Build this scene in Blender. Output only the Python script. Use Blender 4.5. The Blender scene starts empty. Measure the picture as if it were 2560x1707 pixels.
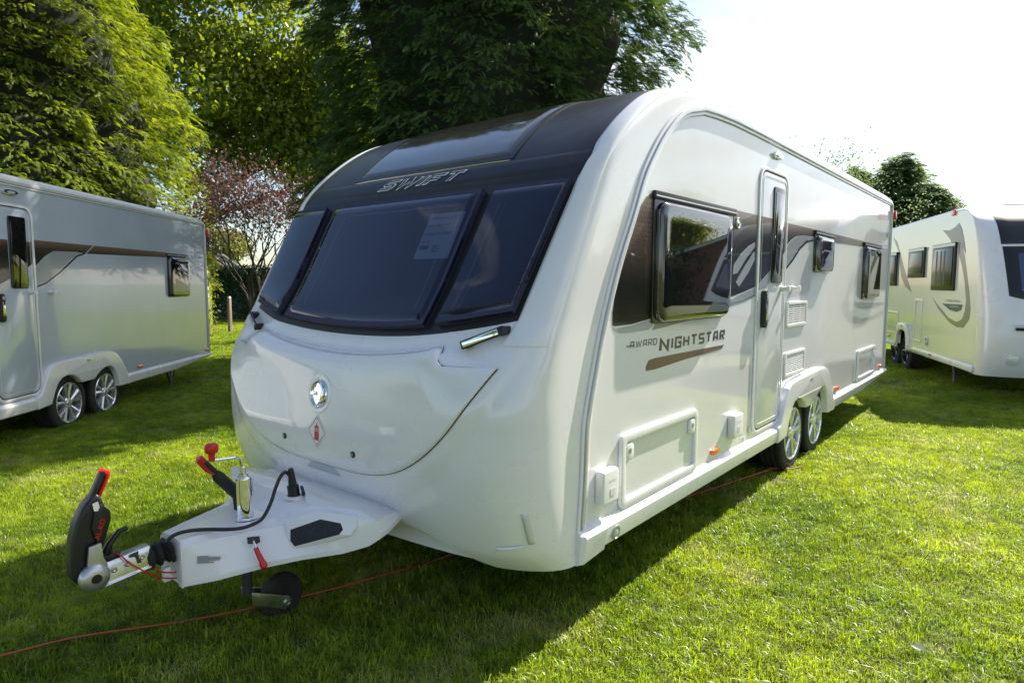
import bpy, bmesh, math, random
import numpy as np
from mathutils import Vector, Matrix
random.seed(7); RNG=np.random.default_rng(11)
SC=bpy.context.scene; COL=SC.collection
# ------------------------------------------------------------------ camera
CAM=np.array([2.6104,-2.2578,1.5]); YAW,PITCH,ROLL,FPX=.687447,.0918573,.0013626,1601.8
cam=bpy.data.cameras.new('camera'); cam.sensor_fit='HORIZONTAL'; cam.sensor_width=36
cam.lens=FPX/2560*36; cam.clip_start=.05; cam.clip_end=1500
co=bpy.data.objects.new('camera',cam); COL.objects.link(co); SC.camera=co
FW=np.array([-math.sin(YAW)*math.cos(PITCH),math.cos(YAW)*math.cos(PITCH),-math.sin(PITCH)])
R0=np.array([math.cos(YAW),math.sin(YAW),0]); U0=np.cross(R0,FW)
RT=R0*math.cos(ROLL)+U0*math.sin(ROLL); UP=-R0*math.sin(ROLL)+U0*math.cos(ROLL)
co.matrix_world=Matrix([[RT[0],UP[0],-FW[0],CAM[0]],[RT[1],UP[1],-FW[1],CAM[1]],[RT[2],UP[2],-FW[2],CAM[2]],[0,0,0,1]])
# ------------------------------------------------------------------ light
TOSUN=Vector((.16,1.15,1.0)).normalized()
SUN_EL=math.asin(TOSUN.z); SUN_AZ=math.atan2(TOSUN.x,TOSUN.y)
sun=bpy.data.lights.new('sun','SUN'); sun.energy=5.0; sun.angle=math.radians(.53); sun.color=(1,.93,.82)
so=bpy.data.objects.new('sun',sun); COL.objects.link(so)
so.rotation_euler=(-TOSUN).to_track_quat('-Z','Y').to_euler()
W=bpy.data.worlds.new('World'); SC.world=W; W.use_nodes=True
nt=W.node_tree; nt.nodes.clear()
def N(t,ty,**k):
    n=t.nodes.new(ty)
    for a,b in k.items():
        if a in n.inputs: n.inputs[a].default_value=b
        else: setattr(n,a,b)
    return n
sky=N(nt,'ShaderNodeTexSky',sky_type='NISHITA',sun_disc=False,sun_elevation=SUN_EL,sun_rotation=SUN_AZ,air_density=1.0,dust_density=1.1,ozone_density=1.6)
tc=N(nt,'ShaderNodeTexCoord'); mp=N(nt,'ShaderNodeMapping'); mp.inputs['Scale'].default_value=(1,1,3.2)
ns=N(nt,'ShaderNodeTexNoise',Scale=2.6,Detail=9.0,Roughness=.58)
rp=N(nt,'ShaderNodeValToRGB'); rp.color_ramp.elements[0].position=.50; rp.color_ramp.elements[1].position=.68
mx=N(nt,'ShaderNodeMix',data_type='RGBA'); mx.inputs[7].default_value=(5.6,5.8,6.1,1)
bg=N(nt,'ShaderNodeBackground',Strength=.084); ou=N(nt,'ShaderNodeOutputWorld')
L=nt.links.new
L(tc.outputs['Generated'],mp.inputs[0]);L(mp.outputs[0],ns.inputs['Vector']);
sx=N(nt,'ShaderNodeSeparateXYZ'); L(tc.outputs['Generated'],sx.inputs[0])
sm=N(nt,'ShaderNodeMapRange'); sm.inputs[1].default_value=-.55; sm.inputs[2].default_value=.75; sm.inputs[3].default_value=-.14; sm.inputs[4].default_value=.13
ad=N(nt,'ShaderNodeMath',operation='ADD'); ax_=N(nt,'ShaderNodeVectorMath',operation='DOT_PRODUCT'); ax_.inputs[1].default_value=(.75,.66,0)
L(tc.outputs['Generated'],ax_.inputs[0]); L(ax_.outputs['Value'],sm.inputs[0]); L(ns.outputs[0],ad.inputs[0]); L(sm.outputs[0],ad.inputs[1]); L(ad.outputs[0],rp.inputs[0])
L(rp.outputs[0],mx.inputs[0]);L(sky.outputs[0],mx.inputs[6]);L(mx.outputs[2],bg.inputs[0]);L(bg.outputs[0],ou.inputs[0])
SC.view_settings.view_transform='Standard'; SC.view_settings.look='None'; SC.view_settings.gamma=1
SC.view_settings.exposure=1.28; SC.view_settings.use_curve_mapping=False
SC.render.engine='CYCLES'
try: SC.cycles.max_bounces=8; SC.cycles.transparent_max_bounces=8
except Exception: pass
# ------------------------------------------------------------------ materials
MATS={}
def mat(name,color,rough=.5,metal=0,coat=0,spec=.5,**k):
    if name in MATS: return MATS[name]
    m=bpy.data.materials.new(name); m.use_nodes=True; b=m.node_tree.nodes['Principled BSDF']
    b.inputs['Base Color'].default_value=(*color,1); b.inputs['Roughness'].default_value=rough
    b.inputs['Metallic'].default_value=metal; b.inputs['Coat Weight'].default_value=coat
    b.inputs['Coat Roughness'].default_value=.03; b.inputs['Specular IOR Level'].default_value=spec
    for a,v in k.items(): b.inputs[a].default_value=v
    MATS[name]=m; return m
def nodes(m): t=m.node_tree; return t,t.nodes['Principled BSDF']
def grime(m,c1,c2,scale=3,detail=6,obj=True,bump=0,bscale=60,lo=.35,hi=.7,rough=None,stretch=(1,1,1)):
    t,b=nodes(m); g=N(t,'ShaderNodeTexCoord'); mpn=N(t,'ShaderNodeMapping'); mpn.inputs['Scale'].default_value=stretch
    n=N(t,'ShaderNodeTexNoise',Scale=scale,Detail=detail,Roughness=.6); r=N(t,'ShaderNodeValToRGB')
    r.color_ramp.elements[0].color=(*c1,1); r.color_ramp.elements[1].color=(*c2,1)
    r.color_ramp.elements[0].position=lo; r.color_ramp.elements[1].position=hi
    t.links.new(g.outputs['Object'],mpn.inputs[0]); t.links.new(mpn.outputs[0],n.inputs['Vector'])
    t.links.new(n.outputs[0],r.inputs[0]); t.links.new(r.outputs[0],b.inputs['Base Color'])
    if rough:
        mr=N(t,'ShaderNodeMapRange'); mr.inputs[3].default_value=rough[0]; mr.inputs[4].default_value=rough[1]
        t.links.new(n.outputs[0],mr.inputs[0]); t.links.new(mr.outputs[0],b.inputs['Roughness'])
    if bump:
        n2=N(t,'ShaderNodeTexNoise',Scale=bscale,Detail=4.0); bp=N(t,'ShaderNodeBump',Strength=bump,Distance=.01)
        t.links.new(mpn.outputs[0],n2.inputs['Vector']); t.links.new(n2.outputs[0],bp.inputs['Height']); t.links.new(bp.outputs[0],b.inputs['Normal'])
    return m
WHITE=grime(mat('moulded_white',(.80,.80,.80),.16,coat=.9,spec=.5),(.80,.785,.795),(.815,.80,.805),2.2,5,rough=(.22,.34))
SIDEW=grime(mat('panel_white',(.76,.77,.77),.13,coat=.8),(.735,.725,.735),(.775,.765,.77),1.3,4,rough=(.09,.18))
def ripple(m,sc,amt,dist=.02):
    t,b=nodes(m); g=N(t,'ShaderNodeTexCoord'); mm=N(t,'ShaderNodeMapping'); mm.inputs['Scale'].default_value=sc
    n=N(t,'ShaderNodeTexNoise',Scale=1.0,Detail=3.0); bp=N(t,'ShaderNodeBump',Strength=amt,Distance=dist)
    t.links.new(g.outputs['Object'],mm.inputs[0]); t.links.new(mm.outputs[0],n.inputs['Vector']); t.links.new(n.outputs[0],bp.inputs['Height'])
    t.links.new(bp.outputs[0],b.inputs['Normal']); t.links.new(bp.outputs[0],b.inputs['Coat Normal'])
ripple(SIDEW,(5,5,1.6),.05); ripple(WHITE,(2.2,2.2,2.2),.03)
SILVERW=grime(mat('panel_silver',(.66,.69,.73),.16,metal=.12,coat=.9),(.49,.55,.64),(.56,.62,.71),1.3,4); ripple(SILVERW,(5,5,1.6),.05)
CREAM=grime(mat('panel_cream',(.77,.78,.74),.15,coat=.8),(.74,.75,.71),(.79,.79,.76),1.3,4); ripple(CREAM,(5,5,1.6),.05)
PLASTW=grime(mat('white_plastic',(.78,.78,.75),.35),(.74,.74,.71),(.8,.8,.78),8,4,bump=.02,bscale=300)
TRIM=mat('trim_grey',(.42,.43,.45),.3,metal=.4)
RAIL=mat('awning_rail',(.72,.73,.74),.25,metal=.3,coat=.4)
DARKP=grime(mat('anthracite_panel',(.05,.048,.05),.36,metal=.7,coat=.12),(.040,.040,.045),(.060,.056,.056),3,6)
BLACKP=mat('black_plastic',(.012,.012,.013),.42)
BLACKG=mat('black_gloss',(.008,.009,.012),.07,coat=.6)
RUBBER=grime(mat('rubber',(.018,.018,.019),.75),(.014,.014,.014),(.032,.031,.029),14,5,bump=.3,bscale=90)
GAP=mat('gap_seal',(.02,.02,.02),.7)
CHROME=mat('chrome',(.86,.87,.88),.05,metal=1)
ALLOY=mat('alloy',(.82,.83,.85),.20,metal=.75,coat=.5)
ZINC=grime(mat('galvanised_steel',(.66,.67,.68),.28,metal=1),(.50,.51,.53),(.74,.75,.76),22,5,rough=(.18,.42))
SILV=mat('satin_silver',(.52,.53,.54),.33,metal=.8)
RED=mat('red_plastic',(.55,.012,.014),.32)
REDL=mat('red_lens',(.6,.02,.015),.12,coat=.7)
ORANGE=mat('orange_lens',(.85,.16,.01),.15,coat=.7)
DGREY=mat('dark_steel',(.07,.07,.075),.5,metal=.5)
CLEARL=mat('clear_lens',(.62,.64,.66),.12,metal=.2,coat=.8)
PAPER=mat('paper',(.24,.29,.37),.6); INK=mat('ink',(.05,.06,.09),.6)
LINER=grime(mat('interior_dark',(.030,.034,.075),.8),(.026,.030,.066),(.036,.040,.085),3,3)  # dark sheet behind the front panes, standing in for the unlit interior
BLINDE=mat('blind_edge',(.10,.115,.17),.6)
GREYT=mat('sticker_print',(.25,.25,.26),.5)
DIAW=mat('label_white',(.8,.8,.8),.3); DIAR=mat('label_red',(.62,.02,.03),.35)
def glass(name,tint,rough=.02,ior=1.5):
    m=bpy.data.materials.new(name); m.use_nodes=True; t=m.node_tree; t.nodes.clear()
    tr=N(t,'ShaderNodeBsdfTransparent'); tr.inputs[0].default_value=(*tint,1)
    gl=N(t,'ShaderNodeBsdfGlossy',Roughness=rough); gl.inputs[0].default_value=(1,1,1,1)
    lw=N(t,'ShaderNodeLayerWeight'); lw.inputs[0].default_value=.5; pw=N(t,'ShaderNodeMath',operation='POWER'); pw.inputs[1].default_value=4.0; fr=N(t,'ShaderNodeMapRange'); fr.inputs[3].default_value=((ior-1)/(ior+1))**2; fr.inputs[4].default_value=1.0
    t.links.new(lw.outputs['Facing'],pw.inputs[0]); t.links.new(pw.outputs[0],fr.inputs[0]); mi=N(t,'ShaderNodeMixShader'); o=N(t,'ShaderNodeOutputMaterial')
    t.links.new(fr.outputs[0],mi.inputs[0]);t.links.new(tr.outputs[0],mi.inputs[1]);t.links.new(gl.outputs[0],mi.inputs[2]);t.links.new(mi.outputs[0],o.inputs[0])
    return m
GLASSF=glass('tinted_glass',(.50,.52,.62)); GLASSS=glass('smoked_glass',(.30,.30,.32),.015,1.55)
def decalmat():
    m=mat('bronze_decal',(.2,.12,.09),.24,metal=.25,coat=.5); t,b=nodes(m)
    g=N(t,'ShaderNodeTexCoord'); sp=N(t,'ShaderNodeSeparateXYZ'); t.links.new(g.outputs['Object'],sp.inputs[0])
    # fine triangular line print
    def wave(rot,sc=14):
        mm=N(t,'ShaderNodeMapping'); mm.inputs['Rotation'].default_value=rot
        w=N(t,'ShaderNodeTexWave',Scale=sc,bands_direction='Z'); w.inputs['Distortion'].default_value=0
        t.links.new(g.outputs['Object'],mm.inputs[0]); t.links.new(mm.outputs[0],w.inputs['Vector']); return w
    ws=[wave((0,0,0)),wave((math.radians(60),0,0)),wave((math.radians(-60),0,0))]
    mxs=None
    for w in ws:
        gt=N(t,'ShaderNodeMath',operation='GREATER_THAN'); gt.inputs[1].default_value=.93; t.links.new(w.outputs[1],gt.inputs[0])
        if mxs is None: mxs=gt
        else:
            q=N(t,'ShaderNodeMath',operation='MAXIMUM'); t.links.new(mxs.outputs[0],q.inputs[0]); t.links.new(gt.outputs[0],q.inputs[1]); mxs=q
    r=N(t,'ShaderNodeValToRGB'); mr=N(t,'ShaderNodeMapRange'); mr.inputs[1].default_value=1.42; mr.inputs[2].default_value=1.95
    t.links.new(sp.outputs[2],mr.inputs[0]); t.links.new(mr.outputs[0],r.inputs[0])
    e=r.color_ramp.elements; e[0].position=.12; e[0].color=(.014,.012,.012,1); e[1].position=1; e[1].color=(.30,.20,.16,1)
    k=r.color_ramp.elements.new(.45); k.color=(.10,.058,.045,1)
    k=r.color_ramp.elements.new(.75); k.color=(.19,.115,.09,1)
    mi=N(t,'ShaderNodeMix',data_type='RGBA',blend_type='MULTIPLY'); mi.inputs[7].default_value=(.55,.5,.5,1)
    sc=N(t,'ShaderNodeMath',operation='MULTIPLY'); sc.inputs[1].default_value=.8
    t.links.new(mxs.outputs[0],sc.inputs[0]); t.links.new(sc.outputs[0],mi.inputs[0]); t.links.new(r.outputs[0],mi.inputs[6]); t.links.new(mi.outputs[2],b.inputs['Base Color'])
    return m
BRONZE=decalmat()
BANDM=mat('band_print',(.15,.09,.07),.22,metal=.25,coat=.5)
def bandmat():
    t,b=nodes(BANDM); g=N(t,'ShaderNodeTexCoord'); sp=N(t,'ShaderNodeSeparateXYZ'); t.links.new(g.outputs['Object'],sp.inputs[0])
    mr=N(t,'ShaderNodeMapRange'); mr.inputs[1].default_value=1.82; mr.inputs[2].default_value=1.96; r=N(t,'ShaderNodeValToRGB')
    e=r.color_ramp.elements; e[0].color=(.02,.017,.016,1); e[1].color=(.24,.155,.12,1); k=e.new(.45); k.color=(.07,.045,.036,1)
    t.links.new(sp.outputs[2],mr.inputs[0]); t.links.new(mr.outputs[0],r.inputs[0]); t.links.new(r.outputs[0],b.inputs['Base Color'])
bandmat()
DECBLK=mat('black_decal',(.016,.016,.018),.16,coat=.5); DECGRY=mat('grey_decal',(.42,.44,.47),.16,metal=.3,coat=.5)
DECSIL=mat('silver_decal',(.30,.31,.33),.2,metal=.4,coat=.5)
# ------------------------------------------------------------------ mesh helpers
def link(o,parent=None):
    COL.objects.link(o)
    if parent is not None: o.parent=parent
    return o
def mobj(name,V,F,m=None,parent=None,smooth=False,bev=0,seg=2,ang=40):
    me=bpy.data.meshes.new(name); me.from_pydata([tuple(map(float,v)) for v in V],[],[tuple(f) for f in F]); me.update()
    bm=bmesh.new(); bm.from_mesh(me); bmesh.ops.recalc_face_normals(bm,faces=bm.faces)
    if bev:
        ed=[e for e in bm.edges if len(e.link_faces)==2 and e.calc_face_angle(0)>math.radians(25)]
        try: bmesh.ops.bevel(bm,geom=ed,offset=bev,segments=seg,affect='EDGES',profile=.6,clamp_overlap=True)
        except Exception: pass
    bm.to_mesh(me); bm.free()
    if smooth or bev:
        me.shade_smooth()
        try: me.set_sharp_from_angle(angle=math.radians(ang))
        except Exception: pass
    if m: me.materials.append(m)
    return link(bpy.data.objects.new(name,me),parent)
def fast(name,V,F,m=None,parent=None,smooth=False):
    V=np.asarray(V,np.float32);F=np.asarray(F,np.int32); k=F.shape[1]
    me=bpy.data.meshes.new(name or 'tuft'); me.vertices.add(len(V)); me.vertices.foreach_set('co',V.ravel())
    me.loops.add(F.size); me.loops.foreach_set('vertex_index',F.ravel())
    me.polygons.add(len(F)); me.polygons.foreach_set('loop_start',np.arange(0,F.size,k,dtype=np.int32))
    me.update(calc_edges=True); me.validate()
    if smooth: me.shade_smooth()
    if m: me.materials.append(m)
    return link(bpy.data.objects.new(name,me),parent) if name else me
def tag(o,label=None,cat=None,group=None,kind=None):
    if label:o['label']=label
    if cat:o['category']=cat
    if group:o['group']=group
    if kind:o['kind']=kind
    return o
def empty(name,loc=(0,0,0),rz=0,label=None,cat=None,group=None):
    o=bpy.data.objects.new(name,None); o.location=loc; o.rotation_euler=(0,0,rz); COL.objects.link(o); o.empty_display_size=.2
    return tag(o,label,cat,group)
def box(name,x0,x1,y0,y1,z0,z1,m,parent=None,bev=0):
    V=[(x,y,z) for x in (x0,x1) for y in (y0,y1) for z in (z0,z1)]
    F=[(0,1,3,2),(4,6,7,5),(0,4,5,1),(2,3,7,6),(0,2,6,4),(1,5,7,3)]
    return mobj(name,V,F,m,parent,bev=bev)
def prismdata(poly,x0,x1):
    n=len(poly); V=[(x0,a,b) for a,b in poly]+[(x1,a,b) for a,b in poly]
    F=[tuple(range(n)),tuple(range(2*n-1,n-1,-1))]+[(i,(i+1)%n,n+(i+1)%n,n+i) for i in range(n)]
    return V,F
def yz(name,poly,x0,x1,m,parent=None,bev=0,seg=2):
    V,F=prismdata(poly,x0,x1); return mobj(name,V,F,m,parent,bev=bev,seg=seg)
def rrect(y0,y1,z0,z1,r,n=5):
    P=[]
    for cy,cz,a0 in ((y1-r,z1-r,0),(y0+r,z1-r,90),(y0+r,z0+r,180),(y1-r,z0+r,270)):
        for i in range(n+1):
            a=math.radians(a0+90*i/n); P.append((cy+r*math.cos(a),cz+r*math.sin(a)))
    return P
def ringprism(name,outer,inner,x0,x1,m,parent=None,bev=0):
    n=len(outer); V=[(x,a,b) for x in (x0,x1) for P in (outer,inner) for a,b in P]; F=[]
    for i in range(n):
        j=(i+1)%n
        F+=[(i,j,n+j,n+i),(2*n+i,3*n+i,3*n+j,2*n+j),(i,2*n+i,2*n+j,j),(n+i,n+j,3*n+j,3*n+i)]
    return mobj(name,V,F,m,parent,bev=bev)
def smoothpath(P,k=6,closed=False):
    P=[np.array(p,float) for p in P]; out=[]; n=len(P)
    for i in range(n-1):
        p0=P[max(i-1,0)];p1=P[i];p2=P[i+1];p3=P[min(i+2,n-1)]
        for j in range(k):
            t=j/k; out.append(.5*((2*p1)+(-p0+p2)*t+(2*p0-5*p1+4*p2-p3)*t*t+(-p0+3*p1-3*p2+p3)*t**3))
    out.append(P[-1]); return out
def tubedata(P,r,n=8):
    P=[np.array(p,float) for p in P]; m=len(P); R=r if isinstance(r,(list,tuple,np.ndarray)) else [r]*m
    V=[];F=[];up=np.array([0.02,.03,1.])
    T=[P[min(i+1,m-1)]-P[max(i-1,0)] for i in range(m)]
    a=None
    for i in range(m):
        t=T[i]/(np.linalg.norm(T[i])+1e-9)
        if a is None:
            a=np.cross(t,up if abs(t[2])<.9 else np.array([1,0,0.]))
        a=a-t*(a@t); a/=np.linalg.norm(a)+1e-9; b=np.cross(t,a)
        for k in range(n):
            an=2*math.pi*k/n; V.append(P[i]+R[i]*(math.cos(an)*a+math.sin(an)*b))
    for i in range(m-1):
        for k in range(n): F.append((i*n+k,i*n+(k+1)%n,(i+1)*n+(k+1)%n,(i+1)*n+k))
    F.append(tuple(range(n)));F.append(tuple(range(m*n-1,(m-1)*n-1,-1)))
    return V,F
def tube(name,P,r,m,parent=None,n=10,ang=60):
    V,F=tubedata(P,r,n); return mobj(name,V,F,m,parent,smooth=True,ang=ang)
def lathedata(prof,c,ax,n=32):
    c=np.array(c,float);ax=np.array(ax,float);ax/=np.linalg.norm(ax)
    a=np.cross(ax,(0,0,1) if abs(ax[2])<.9 else (1,0,0));a/=np.linalg.norm(a);b=np.cross(ax,a);V=[];F=[];m=len(prof)
    for r,h in prof:
        for k in range(n):
            an=2*math.pi*k/n; V.append(c+ax*h+max(r,1e-4)*(math.cos(an)*a+math.sin(an)*b))
    for i in range(m-1):
        for k in range(n): F.append((i*n+k,i*n+(k+1)%n,(i+1)*n+(k+1)%n,(i+1)*n+k))
    F.append(tuple(range(n)));F.append(tuple(range(m*n-1,(m-1)*n-1,-1)))
    return V,F
def lathe(name,prof,c,ax,m,parent=None,n=32,ang=35):
    V,F=lathedata(prof,c,ax,n); return mobj(name,V,F,m,parent,smooth=True,ang=ang)
def merge(*parts):
    V=[];F=[]
    for v,f in parts:
        o=len(V); V+=list(v); F+=[tuple(i+o for i in q) for q in f]
    return V,F
def textmesh(body,shear=0,offset=0,res=3):
    cu=bpy.data.curves.new('t','FONT'); cu.body=body; cu.shear=shear; cu.offset=offset; cu.resolution_u=res; cu.extrude=0
    cu.size=1; ob=bpy.data.objects.new('t',cu); COL.objects.link(ob)
    bpy.context.view_layer.update()
    me=bpy.data.meshes.new_from_object(ob.evaluated_get(bpy.context.evaluated_depsgraph_get()))
    bpy.data.objects.remove(ob); bpy.data.curves.remove(cu)
    V=np.array([v.co[:] for v in me.vertices]);F=[tuple(p.vertices) for p in me.polygons]; bpy.data.meshes.remove(me)
    return V,F
GLY={'N':([[(0,0),(0,1),(.82,0),(.82,1)]],.82),'I':([[(0,0),(0,1)]],.0),'G':([[(.82,.80),(.82,1),(0,1),(0,0),(.82,0),(.82,.5),(.42,.5)]],.82),
'H':([[(0,0),(0,1)],[(.8,0),(.8,1)],[('b',0),(0,.5),(.8,.5)]],.8),'T':([[(-.02,1),(.86,1)],[('e',1),(.42,0),(.42,1)]],.84),'S':([[(.90,1),(.10,1),(.0,.90),(.0,.60),(.10,.5),(.72,.5),(.82,.40),(.82,.10),(.72,0),(-.06,0)]],.84),
'A':([[(0,0),(.12,1),(.72,1),(.84,0)],[('b',0),(.06,.36),(.78,.36)]],.84),'R':([[(0,0),(0,1),(.8,1),(.8,.48),('x',0)],[('b1',0),(0,.46),(.8,.46)],[('s',0),(.42,.42),(.84,0)]],.82),
'W':([[(0,1),(.30,0),(.66,.92),(1.0,0),(1.32,1)]],1.32),'D':([[(0,0),(0,1),(.62,1),(.84,.75),(.84,.25),(.62,0),(0,0)]],.84),'F':([[(0,0),(0,1),(.84,1)],[('b1',0),(0,.5),(.7,.5)]],.8)}
def ribbon(P,w,ext=0):
    P=[np.array(p,float) for p in P]; closed=np.allclose(P[0],P[-1]) and len(P)>3
    if closed: P=P[:-1]
    n=len(P); V=[]
    for i in range(n):
        a=P[i]-P[i-1] if (i>0 or closed) else None; b=P[(i+1)%n]-P[i] if (i<n-1 or closed) else None
        if a is None: a=b
        if b is None: b=a
        a=a/np.linalg.norm(a); b=b/np.linalg.norm(b); na=np.array([-a[1],a[0]]); nb=np.array([-b[1],b[0]]); m=na+nb; m=m/np.linalg.norm(m); k=min(1/max(m@na,.35),2.0)
        c=P[i].copy()
        if not closed and i==0: c=c-b*ext
        if not closed and i==n-1: c=c+a*ext
        V+=[c+m*w/2*k,c-m*w/2*k]
    q=n if closed else n-1
    return V,[(2*i,2*i+1,(2*((i+1)%n))+1,2*((i+1)%n)) for i in range(q)]
def strokes(body,w,shear=.1,gap=.32,o=0):
    V=[];F=[];x=0
    for ch in body:
        segs,adv=GLY[ch]
        for sg in segs:
            code=''; sg=list(sg)
            if isinstance(sg[0][0],str): code=sg[0][0]; sg=sg[1:]
            sg=[p for p in sg if not isinstance(p[0],str)]; P=[np.array(p,float) for p in sg]
            e=o
            if code in('b','b1'):
                P[0]=P[0]+np.array([w/2+o*1.02,0]); P[-1]=P[-1]-np.array([w/2+o*1.02,0]) if code=='b' or ch=='R' else P[-1]; e=0
            if code=='e': P[-1]=P[-1]-np.array([0,w/2+o*1.02]); e=0
            if code=='s': P[0]=P[0]-np.array([0,w/2+o]); e=0
            v,f=ribbon(P,w+2*o,e); k=len(V); V+=[(p[0]+x,p[1]) for p in v]; F+=[tuple(i+k for i in q) for q in f]
        x+=adv+w+gap
    V=np.array(V); V[:,0]+=shear*V[:,1]; return V,F
def fit2(V,ref=None):
    ref=V if ref is None else ref
    lo=ref.min(0);hi=ref.max(0); return (V-lo)/np.maximum(hi-lo,1e-6)
# ------------------------------------------------------------------ front surface of the white touring caravan
TAB=np.array([
(.30,-.42,.30,-.04,.30),(.45,-.465,.45,-.045,.45),(.60,-.495,.60,-.03,.60),(.75,-.507,.75,-.022,.75),(.90,-.495,.90,-.015,.90),
(1.0,-.482,1.0,.01,1.0),(1.08,-.465,1.08,.035,1.08),(1.125,-.450,1.125,.048,1.125),(1.143,-.435,1.143,.056,1.143),(1.157,-.385,1.157,.060,1.157),(1.168,-.350,1.168,.063,1.168),
(1.19,-.340,1.19,.068,1.19),(1.215,-.332,1.215,.078,1.215),(1.24,-.312,1.24,.085,1.24),(1.34,-.262,1.34,.12,1.34),(1.60,-.115,1.60,.237,1.60),(1.84,.02,1.84,.375,1.84),
(1.94,.078,1.94,.425,1.94),(2.02,.125,2.02,.465,2.015),(2.08,.175,2.08,.52,2.08),(2.217,.32,2.217,.64,2.215),(2.35,.50,2.35,.79,2.335),
(2.42,.62,2.42,.885,2.39),(2.50,.83,2.50,1.0,2.43),(2.555,1.10,2.545,1.17,2.458),(2.60,1.6,2.57,1.6,2.468)])
def pchip(x,y,q):
    x=np.asarray(x);y=np.asarray(y);h=np.diff(x);d=np.diff(y)/h;m=np.zeros(len(x))
    m[1:-1]=np.where(d[:-1]*d[1:]>0,2*d[:-1]*d[1:]/(d[:-1]+d[1:]+1e-12),0);m[0]=d[0];m[-1]=d[-1]
    i=np.clip(np.searchsorted(x,q)-1,0,len(x)-2);t=(q-x[i])/h[i]
    return (2*t**3-3*t**2+1)*y[i]+(t**3-2*t**2+t)*h[i]*m[i]+(-2*t**3+3*t**2)*y[i+1]+(t**3-t**2)*h[i]*m[i+1]
HW=1.15; NP=5.2
SG=np.arange(.15,2.7001,.0025)
def _sm(col,sig):
    y=np.where(SG<TAB[0,0],np.interp(TAB[0,0],TAB[:,0],TAB[:,col])+(SG-TAB[0,0])*(TAB[1,col]-TAB[0,col])/(TAB[1,0]-TAB[0,0]),np.where(SG>TAB[-1,0],TAB[-1,col]+(SG-TAB[-1,0])*(TAB[-1,col]-TAB[-2,col])/(TAB[-1,0]-TAB[-2,0]),pchip(TAB[:,0],TAB[:,col],np.clip(SG,TAB[0,0],TAB[-1,0]))))
    k=np.arange(-int(4*sig/.0025),int(4*sig/.0025)+1); w=np.exp(-.5*(k*.0025/sig)**2); w/=w.sum()
    yp=np.concatenate([y[0]-(y[1]-y[0])*np.arange(len(k)//2,0,-1),y,y[-1]+(y[-1]-y[-2])*np.arange(1,len(k)//2+1)]); return np.convolve(yp,w,'valid')
_wl=np.clip((SG-1.02)/.06,0,1)*np.clip((1.30-SG)/.07,0,1)
CUR={1:_sm(1,.007)*_wl+_sm(1,.045)*(1-_wl),2:_sm(2,.02),3:_sm(3,.04),4:_sm(4,.035)}
CUR[5]=np.convolve(np.pad(np.interp(SG,[.9,1.0,1.08,1.15,1.215,1.34,1.40],[-.497,-.480,-.446,-.400,-.352,-.262,-.228]),24,'edge'),np.ones(49)/49,'valid')
def cur(i,s): return np.interp(s,SG,CUR[i])
def Fs(x,s):
    s=np.clip(s,.25,2.6); npw=np.interp(s,[.3,.4,.6,.9,1.1,1.3,1.94,2.3,2.6],[2.2,3.4,4.5,5.3,6.8,9.5,12,8,5.2]); b=np.maximum(1-np.abs(np.clip(x/HW,-1,1))**npw,0)**(1/npw)
    bump=np.interp(s,[.98,1.12,1.27,1.50],[0,1,1,0]); bump=bump*bump*(3-2*bump); fd=np.clip((np.abs(x)-.68)/.34,0,1); s1=s-.056*np.minimum(np.abs(x)/.66,1.05)**2*bump*(1-fd*fd*(3-2*fd))
    yc=cur(1,s1)
    ws=np.clip((np.abs(x)-.60)/.45,0,1)*np.clip((s-.85)/.2,0,1)*np.clip((1.38-s)/.10,0,1); ws=ws*ws*(3-2*ws)
    yc=yc+(cur(5,s)-yc)*ws
    zc,ye,ze=[cur(i,s) for i in (2,3,4)]
    ax=np.minimum(np.abs(x)/1.075,1.2); sc=.515+.70*ax**3.3; q=np.clip((s-sc)/.09+.5,0,1); q=q*q*(3-2*q)*np.clip((1.36-s)/.14,0,1)
    return np.stack([x,ye+(yc-ye)*b-.016*q,ze+(zc-ze)*b],-1)
def Fn(x,s):
    e=1e-3; du=Fs(x+e,s)-Fs(x-e,s); dv=Fs(x,s+e)-Fs(x,s-e); n=np.cross(du,dv); return n/(np.linalg.norm(n,axis=-1,keepdims=True)+1e-12)
def Fd(x,s,d): x=np.asarray(x,float);s=np.asarray(s,float); return Fs(x,s)+Fn(x,s)*np.asarray(d)[...,None]
def gridfaces(nu,nv,off=0): return [(off+i*nv+j,off+(i+1)*nv+j,off+(i+1)*nv+j+1,off+i*nv+j+1) for i in range(nu-1) for j in range(nv-1)]
def patch(name,fx,m,parent,d=.01,nu=40,nv=16,rim=.02,edge=.12,back=True,bulge=0):
    u=np.linspace(0,1,nu);v=np.linspace(0,1,nv); uu,vv=np.meshgrid(u,v,indexing='ij')
    X,S=fx(uu,vv)
    t=np.minimum(np.minimum(uu,1-uu)/edge,np.minimum(vv,1-vv)/edge); t=np.clip(t,0,1); k=np.sqrt(1-(1-t)**2)
    if edge<=.013: k=np.ones_like(k)
    D=d*(.35+.65*k)+bulge*(4*uu*(1-uu))*(4*vv*(1-vv))**.7
    P=Fd(X,S,D); V=[tuple(p) for p in P.reshape(-1,3)]; F=gridfaces(nu,nv)
    if rim:
        idx=[i*nv for i in range(nu)]+[(nu-1)*nv+j for j in range(1,nv)]+[i*nv+nv-1 for i in range(nu-2,-1,-1)]+[j for j in range(nv-2,0,-1)]
        Q=Fd(X,S,np.full_like(D,-rim)).reshape(-1,3); o=len(V); V+=[tuple(Q[i]) for i in idx]; n=len(idx)
        F+=[(idx[i],idx[(i+1)%n],o+(i+1)%n,o+i) for i in range(n)]
    return mobj(name,V,F,m,parent,smooth=True,ang=50)
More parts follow.
